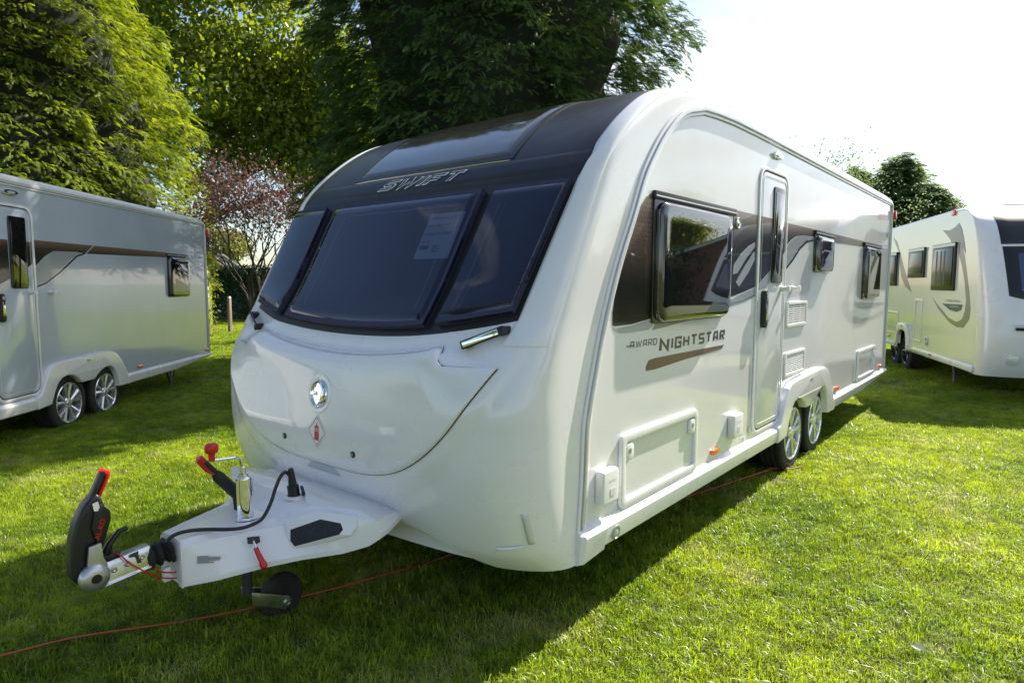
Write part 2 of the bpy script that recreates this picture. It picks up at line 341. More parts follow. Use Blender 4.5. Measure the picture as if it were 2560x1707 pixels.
def onF(V2,F2,x0,x1,s0,s1,d,name,m,parent,shear=0):
    x=x0+(x1-x0)*V2[:,0]; s=s0+(s1-s0)*V2[:,1]; P=Fd(x,s,np.full(len(x),d)); return mobj(name,P,F2,m,parent)
def onside(V2,F2,y0,y1,z0,z1,x,name,m,parent):
    P=[(x,y0+(y1-y0)*a,z0+(z1-z0)*b) for a,b in V2[:,:2]]; return mobj(name,P,F2,m,parent)
def frame_at(x,s):
    x=np.array([x]);s=np.array([s]);p=Fs(x,s)[0];n=Fn(x,s)[0];t=np.cross((0,0,1),n);t/=np.linalg.norm(t);u=np.cross(n,t); return p,n,t,u
def Ecurve(n=60,s0=.30,s1=2.6):
    s=np.linspace(s0,s1,n); return [(float(a),float(b)) for a,b in zip(cur(3,s),cur(4,s))]
# ------------------------------------------------------------------ shared part builders
def wheel(parent,cx,side,cy,cz,R=.305,w=.19,r=.205,spokes=5,rimmat=None,smooth=True):
    rimmat=rimmat or ALLOY; c=(cx,cy,cz); ax=(side,0,0)
    prof=[(r-.01,-w),(R-.03,-w),(R-.008,-w+.02)]
    for k in range(4):
        h=-w+.03+k*(w-.06)/3; prof+=[(R,h-.006),(R,h+.018),(R-.008,h+.020),(R-.008,h+.024)]
    prof+=[(R-.006,-.018),(R-.022,-.002),(R-.05,.004),(r+.02,.002),(r+.004,-.008),(r-.012,-.02),(r-.012,-w)]
    prof[0]=(r-.012,-w)
    t=lathe('wheel',prof,c,ax,RUBBER,parent,n=56,ang=30)
    V,F=lathedata([(r-.004,-.10),(r+.006,-.006),(r+.009,.003),(r+.001,.008),(r-.010,.0),(r-.016,-.05),(r-.02,-.10)],c,ax,56)
    parts=[(V,F)]
    ctr=np.array(c,float); A=np.array(ax,float)
    for k in range(spokes):
        base=2*math.pi*k/spokes+.3
        for sgn in (-1,1):
            a0=base+sgn*.10; a1=base+sgn*.25
            def pt(rad,a,h): return ctr+A*h+np.array([0,math.cos(a)*rad,math.sin(a)*rad])
            ra,rb=.045,r-.008
            wa,wb=.22,.14
            top=[pt(ra,a0-wa,-.012),pt(rb,a1-wb,-.004),pt(rb,a1+wb,-.004),pt(ra,a0+wa,-.012)]
            rid=[pt(ra,a0,-.004),pt(rb,a1,.006)]
            bot=[pt(ra,a0-wa,-.045),pt(rb,a1-wb,-.04),pt(rb,a1+wb,-.04),pt(ra,a0+wa,-.045)]
            V=top+rid+bot; F=[(0,1,5,4),(4,5,2,3),(0,6,7,1),(3,2,8,9),(1,7,8,2,5),(0,4,3,9,6)]
            parts.append((V,F))
    parts.append(lathedata([(.062,-.05),(.062,-.012),(.05,-.004),(.034,-.002),(.03,.004),(.0,.006)],c,ax,28))
    for k in range(5):
        a=2*math.pi*k/5; parts.append(lathedata([(.008,-.01),(.008,.002),(0,.003)],(ctr+A*.0+np.array([0,math.cos(a)*.047,math.sin(a)*.047])),ax,8))
    V,F=merge(*parts); rm=mobj('rim',V,F,rimmat,t,smooth=True,ang=20)
    lathe('brake_drum',[(r-.03,-.12),(r-.03,-.06),(.11,-.055),(.11,-.05),(0,-.05)],c,ax,DGREY,t,n=28)
    return t
def vent(parent,X,y0,y1,z0,z1,n=9,m=None,name='vent'):
    m=m or PLASTW
    fr=ringprism(name,rrect(y0,y1,z0,z1,.018,3),rrect(y0+.028,y1-.028,z0+.024,z1-.024,.006,3),X,X+.014,m,parent,bev=.003)
    box('vent_back',X+.001,X+.003,y0+.024,y1-.024,z0+.02,z1-.02,mat('vent_shadow_mesh',(.10,.13,.15),.6),fr)
    h=(z1-z0-.05)/n; parts=[]
    for k in range(n):
        z=z0+.025+h*(k+.5); poly=[(X+.0035,z-.15*h),(X+.0035,z+.12*h),(X+.012,z-.25*h),(X+.012,z-.42*h)]
        V=[(a,y,b) for y in (y0+.026,y1-.026) for a,b in poly]; o=4
        sl=mobj('slat',V,[(0,1,2,3),(7,6,5,4),(0,4,5,1),(1,5,6,2),(2,6,7,3),(3,7,4,0)],m,fr)
    for q in (1/3,2/3): box('vent_rib',X+.0042,X+.009,y0+(y1-y0)*q-.004,y0+(y1-y0)*q+.004,z0+.024,z1-.024,m,fr)
    return fr
def sidewindow(parent,X,y0,y1,z0,z1,rad=.07,sg=1,proud=.040,label=None,ins=0):
    fr=yz('window',rrect(y0,y1-ins,z0,z1-.0,.03,3),X,X+sg*.012,BLACKG,parent,bev=.004)
    yz('window_rail',[(y0-.005,z1+.028),(y1+.005,z1+.028),(y1+.005,z1-.012),(y0-.005,z1-.012)],X,X+sg*.020,BLACKP,fr,bev=.004)
    box('window_trim',min(X+sg*.0203,X+sg*.023),max(X+sg*.0203,X+sg*.023),y0,y1,z1+.000,z1+.007,RAIL,fr)
    # bulged acrylic pane
    a0,a1,b0,b1=y0+.020,y1-.012-ins,z0+.008,z1-.022; layers=[(0,.0),(0,proud*.45),(.006,proud*.8),(.016,proud*.97),(.035,proud*1.04),(.09,proud*1.1)]
    V=[];F=[];n=None
    for iq,dx in layers:
        P=rrect(a0+iq,a1-iq,b0+iq,b1-iq,max(rad-iq*.6,.01),7); n=len(P); V+=[(X+sg*(.0125+dx),p,q) for p,q in P]
    for l in range(len(layers)-1):
        for i in range(n): F.append((l*n+i,l*n+(i+1)%n,(l+1)*n+(i+1)%n,(l+1)*n+i))
    o=(len(layers)-1)*n; F.append(tuple(range(o,o+n)))
    mobj('pane',V,F,mat('smoked_acrylic',(.010,.010,.011),.02,spec=.9,coat=1),fr,smooth=True,ang=50)
    return fr
def rib(name,poly,X,th,m,parent): return yz(name,poly,X,X+th,m,parent)
DECAL_A=[(0.567,1.925),(0.521,1.905),(0.47,1.861),(0.393,1.774),(0.326,1.674),(0.282,1.563),(0.245,1.468),(0.223,1.367),(0.224,1.312),(0.241,1.306),(0.397,1.307),(0.58,1.325),(0.58,1.925)]
GREY_A=[(0.23,1.300),(0.247,1.285),(0.299,1.271),(0.384,1.269),(0.564,1.272),(0.61,1.285),(0.575,1.318),(0.531,1.316),(0.397,1.301),(0.257,1.295)]
DARK_A2=[(0.606,1.268),(0.64,1.298),(1.06,1.298),(0.87,1.285),(0.729,1.275)]
# ------------------------------------------------------------------ the touring caravan (three stand here; two share this body)
def touring_caravan(label,loc,rz,L,variant):
    T=empty('touring_caravan',loc,rz,label,'caravan','touring caravans parked on the lawn')
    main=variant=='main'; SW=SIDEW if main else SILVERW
    # ---- front shell
    def sb(x):
        a=np.abs(x); return np.interp(a,[0,.60,.72,.86,.93,1.15],[.45,.45,.42,.35,.315,.30])
    nu,nv=(110,110) if main else (50,50)
    u=np.sin(np.linspace(-math.pi/2,math.pi/2,nu))*HW; v=np.linspace(0,1,nv); X=np.repeat(u[:,None],nv,1)
    S=sb(X)+(2.6-sb(X))*v[None,:]
    P=Fs(X,S); V=[tuple(p) for p in P.reshape(-1,3)]; F=gridfaces(nu,nv)
    # turned-in lower lip
    Q=Fd(X[:,0],S[:,0],np.full(nu,-.05)); o=len(V); V+=[tuple(q) for q in Q]; F+=[(i*nv,(i+1)*nv,o+i+1,o+i) for i in range(nu-1)]
    shell=mobj('front_shell',V,F,WHITE,T,smooth=True,ang=60)
    patch('front_valance',lambda a,b:(-.97+1.94*a,.345+.18*b-.03*np.abs(2*a-1)**6*(1-b)),WHITE,T,d=-.035,nu=40,nv=6,rim=.06)
    # ---- locker lid
    def lidmap(g):
        def f(a,b):
            x=np.sin((a-.5)*math.pi)*(1.0+g); ax=np.abs(x)/(1.0+g)
            sbt=.64-g+.53*ax**3.6; stt=1.166+g*.6+.060*np.minimum(np.abs(x)/.66,1.08)**2-.075*np.clip((ax-.70)/.05,0,1); stt=np.maximum(stt,sbt+.001)
            return x,sbt+(stt-sbt)*b
        return f
    patch('lid_seal',lidmap(.0035),mat('lid_gap',(.10,.10,.105),.7),T,d=.0025,nu=70,nv=20,rim=0,edge=.01)
    lid=patch('front_locker_lid',lidmap(0),WHITE,T,d=.016,nu=90,nv=44,rim=.0,edge=.045)
    # ---- windows
    def sbw(x): return 1.243+.10*(np.abs(x)/.98)**2.2
    def unit(a,b):
        t=b; xw=.992+(1.046-.992)*t; x=(2*a-1)*xw; s0=sbw(x); return x,s0+(1.962-s0)*b
    wu=patch('front_window',unit,BLACKP,T,d=.006,nu=50,nv=14,rim=.02,edge=.03)
    def pane(xa0,xa1,xb0,xb1):
        def f(a,b):
            x=(xa0+(xa1-xa0)*a)*(1-b)+(xb0+(xb1-xb0)*a)*b; s0=sbw(x)+.028; return x,s0+(1.925-s0)*b
        return f
    for q in ((-.585,.525,-.61,.545),(.60,.972,.625,1.030),(-.972,-.665,-1.030,-.70)):
        f=pane(*q)
        patch('window_liner',f,LINER,wu,d=.036,nu=36,nv=20,rim=-.0065,edge=.012)
        patch('window_pane',f,GLASSF,wu,d=.0435,nu=40,nv=22,rim=-.0365,edge=.018,bulge=.0015)
    # blind frame edges seen through the glass
    for x0,x1,dx in ((-.47,-.455,0),(.42,.43,0),(.66,.672,.03),(.70,.706,.03),(-.86,-.85,-.03),(-.405,-.40,-.01),(.47,.474,.01)):
        patch('blind_edge',lambda a,b,x0=x0,x1=x1,dx=dx:(x0+(x1-x0)*a+dx*b,1.36+.48*b),BLINDE,wu,d=.038,nu=3,nv=12,rim=0,edge=.01)
    patch('blind_edge',lambda a,b:(-.44+.86*a,1.845+.012*b),BLINDE,wu,d=.038,nu=24,nv=2,rim=0,edge=.01)
    if main:
        card=patch('paper_card',lambda a,b:(.265+.235*a,1.59+.225*b),PAPER,wu,d=.0395,nu=4,nv=4,rim=0,edge=.01)
        def cardline(body,x0,x1,s0,s1):
            V2,F2=textmesh(body); onF(fit2(V2),F2,x0,x1,s0,s1,.041,'card_print',INK,card)
        cardline('SERVICE DUE 2019',.285,.45,1.783,1.794); cardline('SUPER SERVICES 1957',.285,.425,1.747,1.758)
        cardline('AUSTRALIA COACHWORK',.275,.465,1.706,1.718); cardline('PRE No',.28,.335,1.668,1.678)
        patch('card_barcode',lambda a,b:(.28+.06*a,1.636+.02*b),INK,card,d=.041,nu=2,nv=2,rim=0,edge=.01)
        cardline('851',.37,.415,1.622,1.655)
    # ---- dark upper panel and roof window
    def xd(s): return np.interp(s,[1.95,2.06,2.12,2.6],[1.046,1.062,1.05,1.045])
    def dark(a,b): s=1.9625+(2.595-1.9625)*b; return (2*a-1)*xd(s),s
    dk=patch('front_roof_panel',dark,DARKP,T,d=.006,nu=50,nv=50,rim=.01,edge=.02)
    patch('panel_fold',lambda a,b:((2*a-1)*1.05,1.985+.095*b),DARKP,dk,d=.011,nu=50,nv=8,rim=.0,edge=.08)
    rw=patch('roof_window',lambda a,b:((2*a-1)*.615,2.088+.47*b),DARKP,T,d=.010,nu=40,nv=40,rim=.01,edge=.012)
    patch('window_pane',lambda a,b:((2*a-1)*.585,2.108+.42*b),grime(mat('roof_glass',(.05,.045,.04),.10,spec=.8,coat=.9),(.035,.032,.030),(.065,.056,.048),6,6),rw,d=.019,nu=46,nv=46,rim=.0,edge=.045)
    patch('window_trim',lambda a,b:((2*a-1)*.622,2.080+.0055*b),SILV,rw,d=.0125,nu=30,nv=3,rim=.01,edge=.2)
    # ---- white corner arms (slightly proud of the centre)
    for sgn in (-1,1):
        def arm(a,b,sgn=sgn):
            s=1.25+(2.597-1.25)*b; xi=np.interp(s,[1.25,1.34,1.94,2.02,2.07,2.16,2.6],[.972,.995,1.052,1.058,1.072,1.058,1.052]); return sgn*(xi+(1.135-xi)*a),s
        patch('corner_moulding',arm,WHITE,T,d=.013,nu=20,nv=70,rim=.01,edge=.25)
    # lettering
    V2,F2=strokes('SWIFT',.17,.50,.36,.095); V3,F3=strokes('SWIFT',.17,.50,.36,0)
    ref=V2; onF(fit2(V2,ref),F2,-.315,.350,1.990,2.062,.0145,'letters',mat('letter_silver',(.85,.86,.87),.5),dk)
    onF(fit2(V3,ref),F3,-.315,.350,1.990,2.062,.0163,'letters',mat('letter_dark',(.012,.013,.016),.3),dk)
    # handles
    for sgn in (-1,1):
        pts=[Fd(np.array([sgn*.80]),np.array([1.222]),np.array([.036]))[0],Fd(np.array([sgn*.975]),np.array([1.288]),np.array([.040]))[0]]
        n=Fn(np.array([sgn*.88]),np.array([1.24]))[0]; n=np.array([0,-.98,.03])
        n=n/np.linalg.norm(n); d=pts[1]-pts[0]; d/=np.linalg.norm(d); w=np.cross(n,d)
        def bar(p0,p1,hw,t0,t1,name,m,par,bev=.002):
            V=[p+w*a+n*b for p in (p0,p1) for a in (-hw,hw) for b in (t0,t1)]
            return mobj(name,V,[(0,1,3,2),(4,6,7,5),(0,4,5,1),(2,3,7,6),(0,2,6,4),(1,5,7,3)],m,par,bev=bev)
        hb=bar(pts[0],pts[1],.019,-.012,.0,'grab_handle',BLACKP,T,.004)
        bar(pts[0]+d*.012,pts[1]-d*.022,.013,.0005,.005,'handle_facing',CHROME,hb,.002)
        bar(pts[0]+d*.0,pts[0]+d*.03,.016,-.055,-.012,'handle_foot',BLACKP,hb,.003); bar(pts[1]-d*.035,pts[1],.017,-.055,-.012,'handle_foot',BLACKP,hb,.003)
    # emblem
    p,n,t,u=frame_at(0,.972); p=p+n*.016
    em=lathe('emblem',[(.064,-.004),(.066,.004),(.060,.010),(.054,.008),(.051,.003),(.049,.0035),(.02,.004),(0,.004)],p,n,CHROME,lid,n=40,ang=50)
    lathe('emblem_dish',[(.094,-.006),(.094,.0005),(.085,.0025),(.070,-.001),(.05,-.002)],p,n,WHITE,lid,n=40,ang=60)
    def onemb(poly,h0,h1,name,m):
        k=len(poly); V=[p+t*a+u*b+n*h for h in (h0,h1) for a,b in poly]
        return mobj(name,V,[tuple(range(k)),tuple(range(2*k-1,k-1,-1))]+[(i,(i+1)%k,k+(i+1)%k,k+i) for i in range(k)],m,em,bev=.0015)
    onemb([(-.055,-.009),(-.012,-.009),(-.012,.009),(-.055,.009)],.0045,.012,'emblem_bar',CHROME)
    onemb([(-.004,-.052),(.02,-.047),(.04,-.03),(.050,0),(.04,.03),(.02,.047),(-.004,.052),(.010,.03),(-.006,.012),(.006,0),(-.006,-.012),(.010,-.03)],.0045,.013,'emblem_bird',CHROME)
    # gas label
    p,n,t,u=frame_at(0,.795); p=p+n*.0165
    def flat(poly,h,name,m,par):
        return mobj(name,[p+t*a+u*b+n*h for a,b in poly],[tuple(range(len(poly)))],m,par)
    gl=flat([(0,-.082),(.078,0),(0,.082),(-.078,0)],.0006,'gas_label',DIAW,lid)
    o1,i1=.068,.0635; V=[p+t*a+u*b+n*.0012 for r_ in (o1,i1) for a,b in ((0,-r_*1.05),(r_,0),(0,r_*1.05),(-r_,0))]
    mobj('label_border',V,[(i,(i+1)%4,4+(i+1)%4,4+i) for i in range(4)],DIAR,gl)
    cyl=[(-.018,-.042),(.018,-.042),(.018,.018),(.014,.026),(.004,.030),(.004,.040),(-.004,.040),(-.004,.030),(-.014,.026),(-.018,.018)]
    flat(cyl,.0012,'gas_bottle_print',DIAR,gl)
    V2,F2=textmesh('LPG',0,.01); q=fit2(V2); mobj('label_print',[p+t*(-.0155+.031*a)+u*(-.0005+.016*b)+n*.0018 for a,b in q[:,:2]],F2,DIAW,gl)
    for sx in (-.278,.278):
        p,n,t,u=frame_at(sx,.733); p=p+n*.016
        k=lathe('lock',[(.015,-.001),(.015,.004),(.011,.006),(0,.006)],p,n,BLACKP,lid,n=16); lathe('lock_barrel',[(.007,.0055),(.007,.0075),(0,.0075)],p,n,mat('brass',(.5,.45,.15),.3,metal=.8),k,n=12)
    # finger recess: only its shade, painted as a flat grey patch
    patch('recess_shade',lambda a,b:(-.13+.28*a,.598+.040*b*(1-(2*a-1)**4)),mat('recess_shade_grey',(.50,.52,.55),.4),T,d=.0022,nu=20,nv=5,rim=0,edge=.3)
    # marker reflectors on the front corners
    for sgn in (-1,1):
        patch('corner_reflector',lambda a,b,sgn=sgn:(sgn*(1.094+.017*a),.462+.138*b),CLEARL,T,d=.012,nu=5,nv=14,rim=.004,edge=.3)
        patch('reflector_scoop',lambda a,b,sgn=sgn:(sgn*(.98+.10*a),.43+.018*a+.012*b),WHITE,T,d=.012,nu=14,nv=6,rim=0,edge=.48)
    # ---- side walls
    E=Ecurve(46,.30,2.6); top=2.468
    ar=[(4.03,.40),(3.93,.50),(3.86,.60),(3.70,.66),(3.0,.66),(2.86,.62),(2.75,.50),(2.66,.40)]
    outl=[(y+.0,z) for y,z in E]+[(L-.09,top),(L-.05,top-.008),(L-.022,top-.03),(L-.006,top-.07),(L,top-.12),(L,.42)]+ar+[(.0,.40)]
    outl=[q for i,q in enumerate(outl) if i==0 or abs(q[0]-outl[i-1][0])+abs(q[1]-outl[i-1][1])>1e-4]
    for sgn in (1,-1):
        x1=sgn*HW; x0=sgn*(HW-.03); yz('side_wall',outl,min(x0,x1),max(x0,x1),SW,T)
    # ---- roof, rear, floor
    nu2=34; u=np.sin(np.linspace(-math.pi/2,math.pi/2,nu2))*HW; b=np.maximum(1-np.abs(u/HW)**NP,0)**(1/NP)
    V=[];ys=[1.59,3,4.5,L-.35,L-.12,L-.03,L]; zs=[0,0,0,0,-.01,-.05,-.13]
    for x,bb in zip(u,b):
        for y,z in zip(ys,zs): V.append((x,y,2.468+.10*bb+z))
    mobj('roof',V,gridfaces(nu2,len(ys)),WHITE,T,smooth=True,ang=50)
    box('rear_wall',-HW+.031,HW-.031,L-.03,L-.002,.42,2.40,WHITE,T)
    box('chassis_floor',-HW+.08,HW-.08,.10,L-.031,.44,.50,DGREY,T)
    for x in (-.45,.45): box('chassis_member',x-.03,x+.03,-.3,L-.6,.33,.437,DGREY,T)
    tube('axle',[(-1.0,3.102,.29),(1.0,3.102,.29)],.035,DGREY,T); tube('axle',[(-1.0,3.769,.29),(1.0,3.769,.29)],.035,DGREY,T)
    for sgn in (-1,1):  # inner wheel boxes
        box('wheel_box',min(sgn*.80,sgn*1.115),max(sgn*.80,sgn*1.115),2.70,4.05,.665,.675,DGREY,T)
        box('wheel_box',min(sgn*.80,sgn*.81),max(sgn*.80,sgn*.81),2.70,4.05,.50,.664,DGREY,T)
    # ---- seam moulding, roof rail, rear corner trim
    for sgn in (-1,1):
        X=sgn*HW; Ed=Ecurve(50,.42,2.6); Ed=[q for q in Ed if q[0]<1.62]
        def offs(P,d):
            out=[]
            for i,(y,z) in enumerate(P):
                a=P[max(i-1,0)];b2=P[min(i+1,len(P)-1)];ty,tz=b2[0]-a[0],b2[1]-a[1];l=math.hypot(ty,tz)+1e-9; out.append((y+tz/l*d,z-ty/l*d))
            return out
        P=[q for q in Ed if q[0]<1.0]+[(1.14,2.459),(1.32,2.474),(1.60,2.486),(2.0,2.490),(L-.12,2.490),(L-.06,2.480),(L-.02,2.452),(L-.003,2.41),(L,2.35),(L,.42)]
        yz('awning_rail',offs(P,-.004)+offs(P,.058)[::-1],min(X,X+sgn*.010),max(X,X+sgn*.010),WHITE,T,bev=.003)
        yz('rail_bead',offs(P,.018)+offs(P,.040)[::-1],min(X,X+sgn*.019),max(X,X+sgn*.019),RAIL,T,bev=.004)
        for dd,rr_ in ((.0585,.0035),(.0155,.0028),(.0425,.0028)):
            V,F=tubedata([(X+sgn*(.003 if dd>.05 else .0105),y,z) for y,z in offs(P,dd)],rr_,6); mobj('seal_strip',V,F,TRIM,T,smooth=True)
        # skirts: sloping ledge then a face
        def skirt(name,y0,y1,zb0=.325,zb1=.325,mid=None,c=True):
            secs=[(y0,zb0)]+([mid] if mid else [])+[(y1,zb1)]; V=[];F=[]
            for y,zb in secs:
                zz=.42
                V+=[(sgn*1.149,y,.447),(sgn*1.158,y,.444),(sgn*1.184,y,.425),(sgn*1.189,y,.417),(sgn*1.189,y,.405),(sgn*1.178,y,min(zb+.01,.40)),(sgn*1.168,y,min(zb,.395)),(sgn*1.10,y,min(zb,.395))]
            k=8
            for i in range(len(secs)-1):
                F+=[(i*k+j,i*k+(j+1)%k,(i+1)*k+(j+1)%k,(i+1)*k+j) for j in range(k)]
            F+=[tuple(range(k)),tuple(range(len(secs)*k-1,(len(secs)-1)*k-1,-1))]
            return mobj(name,V,F,WHITE,T,smooth=True,ang=24)
        skirt('side_skirt',.135,2.54); skirt('side_skirt',4.20,L+.006,.325,.398,(5.4,.325))
        # front end cap of the skirt
        V=[];F=[];k=8
        for y in (-.05,-.035,.12,.134):
            s=.6 if y<-.04 else 1
            V+=[(sgn*1.149,y,.452),(sgn*(1.149+.012*s),y,.450),(sgn*(1.149+.042*s),y,.431),(sgn*(1.149+.047*s),y,.42),(sgn*(1.149+.045*s),y,.40),(sgn*(1.149+.030*s),y,.305 if y<.1 else .318),(sgn*1.16,y,.298 if y<.1 else .312),(sgn*1.10,y,.298 if y<.1 else .312)]
        for i in range(3): F+=[(i*k+j,i*k+(j+1)%k,(i+1)*k+(j+1)%k,(i+1)*k+j) for j in range(k)]
        F+=[tuple(range(k)),tuple(range(4*k-1,3*k-1,-1))]
        mobj('skirt_end_cap',V,F,WHITE,T,smooth=True,ang=28)
        # wheel arch
        outer=[(2.545,.44),(2.60,.46),(2.66,.56),(2.715,.655),(2.76,.705),(2.84,.738),(3.01,.752),(3.64,.768),(3.80,.765),(3.88,.745),(3.95,.71),(4.03,.64),(4.10,.54),(4.165,.44),(4.205,.42),(4.205,.325),(3.962,.33)]
        inner=[(3.95,.42),(3.90,.515),(3.85,.565),(3.79,.592),(3.70,.592),(3.61,.568),(3.53,.53),(3.47,.485),(3.25,.485),(3.19,.54),(3.10,.585),(3.02,.595),(2.93,.58),(2.86,.535),(2.80,.45),(2.745,.34),(2.545,.325)]
        yz('wheel_arch',outer+inner,min(sgn*1.10,sgn*1.196),max(sgn*1.10,sgn*1.196),WHITE,T,bev=.014,seg=3)
        yz('arch_step',[(3.02,.60),(3.70,.605),(3.62,.58),(3.54,.545),(3.47,.498),(3.25,.498),(3.20,.545),(3.11,.59)],min(sgn*1.1965,sgn*1.199),max(sgn*1.1965,sgn*1.199),WHITE,T,bev=.001)
        yz('arch_slot',rrect(3.34,3.42,.700,.716,.006,2),min(sgn*1.1965,sgn*1.198),max(sgn*1.1965,sgn*1.198),TRIM,T)
        for wy in (3.102,3.769): wheel(T,sgn*1.135,sgn,wy,.292)
    X=HW+.0005
    # ---- door
    D=empty; r=.085
    yz('door_seal',rrect(2.094,2.656,.489,2.244,.09,6),X,X+.0022,GAP,T)
    ringprism('door_frame',rrect(2.066,2.684,.462,2.270,.11,6),rrect(2.092,2.658,.487,2.246,.09,6),X,X+.010,WHITE,T,bev=.003)
    dr=yz('door',rrect(2.103,2.647,.498,2.235,.083,6),X+.0025,X+.009,SW,T,bev=.003)
    ringprism('door_border',rrect(2.128,2.624,.528,2.212,.055,6),rrect(2.131,2.621,.531,2.209,.052,6),X+.0091,X+.0115,WHITE,dr)
    dw=yz('door_window',rrect(2.338,2.565,1.497,2.158,.022,3),X+.0092,X+.020,BLACKG,dr,bev=.004)
    yz('pane',rrect(2.362,2.541,1.535,2.120,.015,3),X+.0203,X+.023,mat('smoked_acrylic',(.010,.010,.011),.02,spec=.9,coat=1),dw,bev=.001)
    hd=yz('door_handle',rrect(2.150,2.215,1.195,1.45,.03,5),X+.0092,X+.042,BLACKP,dr,bev=.008)
    yz('handle_facing',rrect(2.170,2.20,1.245,1.385,.008,3),X+.0422,X+.048,CHROME,hd,bev=.003)
    yz('handle_lock',rrect(2.172,2.198,1.395,1.43,.006,3),X+.0422,X+.045,SILV,hd,bev=.001)
    lathe('door_stop',[(.020,0),(.022,.006),(.016,.02),(.018,.045),(.024,.052),(.024,.062),(.0,.064)],(X+.009,2.578,1.456),(1,0,0),PLASTW,dr,n=18)
    lathe('door_stop',[(.020,0),(.022,.006),(.016,.02),(.018,.045),(.024,.052),(.024,.062),(.0,.064)],(X,2.875,1.456),(1,0,0),PLASTW,T,n=18)
    # ---- side windows
    if main:
        sidewindow(T,X,.580,1.630,1.298,1.912,ins=.115); 
        sidewindow(T,X,3.43,4.04,1.585,1.905,.05,ins=.11); sidewindow(T,X,5.34,6.26,1.325,1.900,.06,ins=.16)
    else:
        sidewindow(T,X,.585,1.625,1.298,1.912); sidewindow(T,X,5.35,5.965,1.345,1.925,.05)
    # ---- printed decoration (flat film on the wall)
    t1=.0012; XA=X+.0002
    rib('decal',DECAL_A,XA,t1,BRONZE,T); rib('decal',GREY_A,XA,t1,DECGRY,T); rib('decal',DARK_A2,XA,t1,DECSIL,T)
    rib('decal',[(1.630,1.940),(2.064,1.940),(2.064,1.474),(1.842,1.441),(1.630,1.415)],XA,t1,DECBLK,T)
    rib('decal',[(1.630,1.938),(2.063,1.938),(2.063,1.80),(1.93,1.79),(1.78,1.75),(1.630,1.66)],XA+t1,.0008,BANDM,T)
    rib('decal',[(1.632,1.400),(1.842,1.436),(2.063,1.468),(2.063,1.428),(1.847,1.392),(1.632,1.378)],XA+.0002,t1+.001,DECGRY,T)
    rib('decal',[(1.63,1.378),(1.847,1.392),(2.063,1.425),(2.063,1.411),(1.848,1.377),(1.63,1.358)],XA,t1,DECSIL,T)
    rib('decal',[(1.655,1.606),(1.766,1.675),(1.924,1.739),(2.022,1.763),(2.025,1.734),(1.876,1.659),(1.724,1.56),(1.648,1.55)],XA+.0002,t1+.001,DECGRY,T)
    rib('decal',[(1.703,1.504),(1.828,1.591),(2.013,1.703),(2.033,1.654),(1.913,1.563),(1.758,1.475)],XA+.0002,t1+.001,DECGRY,T)
    XD=X+.0092
    rib('decal',[(2.108,1.938),(2.330,1.938),(2.330,1.585),(2.108,1.50)],XD,t1,DECBLK,dr); rib('decal',[(2.108,1.936),(2.329,1.936),(2.329,1.84),(2.108,1.81)],XD+t1,.0008,BANDM,dr)
    rib('decal',[(2.108,1.498),(2.332,1.583),(2.332,1.515),(2.253,1.463),(2.14,1.453),(2.108,1.448)],XD,t1,DECGRY,dr)
    rib('decal',[(2.572,1.936),(2.640,1.936),(2.640,1.73),(2.572,1.69)],XD,t1,BANDM,dr)
    b2end=3.42 if main else 3.667
    if main:
        rib('decal',[(2.69,1.936),(3.425,1.936),(3.425,1.873),(3.155,1.872),(2.931,1.854),(2.8,1.818),(2.69,1.765)],XA,t1,BANDM,T)
        rib('decal',[(2.69,1.757),(2.808,1.813),(2.944,1.848),(3.156,1.866),(3.42,1.868),(3.42,1.855),(3.204,1.836),(3.024,1.775),(2.858,1.682),(2.69,1.612)],XA,t1,DECGRY,T)
        rib('decal',[(3.42,1.852),(3.204,1.833),(3.024,1.771),(2.858,1.678),(2.69,1.606),(2.69,1.588),(2.882,1.669),(3.054,1.76),(3.228,1.819),(3.42,1.840)],XA,t1,DECBLK,T)
        rib('decal',[(4.03,1.936),(5.35,1.936),(5.35,1.877),(4.03,1.862)],XA,t1,BANDM,T)
    else:
        rib('decal',[(2.69,1.96),(3.657,1.96),(3.50,1.864),(3.354,1.876),(2.975,1.867),(2.835,1.808),(2.69,1.705)],XA,t1,BANDM,T)
        rib('decal',[(2.69,1.698),(2.834,1.804),(2.975,1.864),(3.353,1.872),(3.44,1.866),(3.256,1.800),(3.039,1.671),(2.837,1.561),(2.69,1.52)],XA,t1,DECGRY,T)
        rib('decal',[(3.684,1.961),(5.345,1.962),(5.345,1.895),(3.526,1.865)],XA,t1,BANDM,T)
        rib('decal',[(3.49,1.872),(3.35,1.838),(3.068,1.671),(2.836,1.553),(2.69,1.513),(2.69,1.50),(2.84,1.54),(3.08,1.655),(3.36,1.825),(3.51,1.862)],XA,t1,DECBLK,T)
    # ---- name lettering
    def side_text(body,y0,y1,z0,z1,m,off=.012,shear=.08,x=None):
        V2,F2=strokes(body,off,shear); return onside(fit2(V2),F2,y0,y1,z0,z1,x or X+.0015,'letters',m,T)
    side_text('N',.684,.80,1.146,1.226,DECBLK,.27,.06); side_text('IGHTSTAR',.822,1.552,1.156,1.218,DECBLK,.255,.06); side_text('AWARD',.385,.660,1.190,1.226,mat('award_print',(.06,.06,.065),.25,coat=.5),.15,.06)
    rib('letter_bar',[(.350,1.2045),(.425,1.2045),(.425,1.2085),(.350,1.2085)],X+.0030,.0008,BANDM,T)
    rib('decal',[(0.55,1.072),(0.546,1.091),(0.574,1.121),(0.636,1.127),(1.54,1.127),(1.517,1.108),(1.465,1.103),(0.956,1.086),(0.638,1.070)],XA,t1,mat('bronze_stripe',(.17,.10,.075),.25,metal=.3,coat=.4),T)
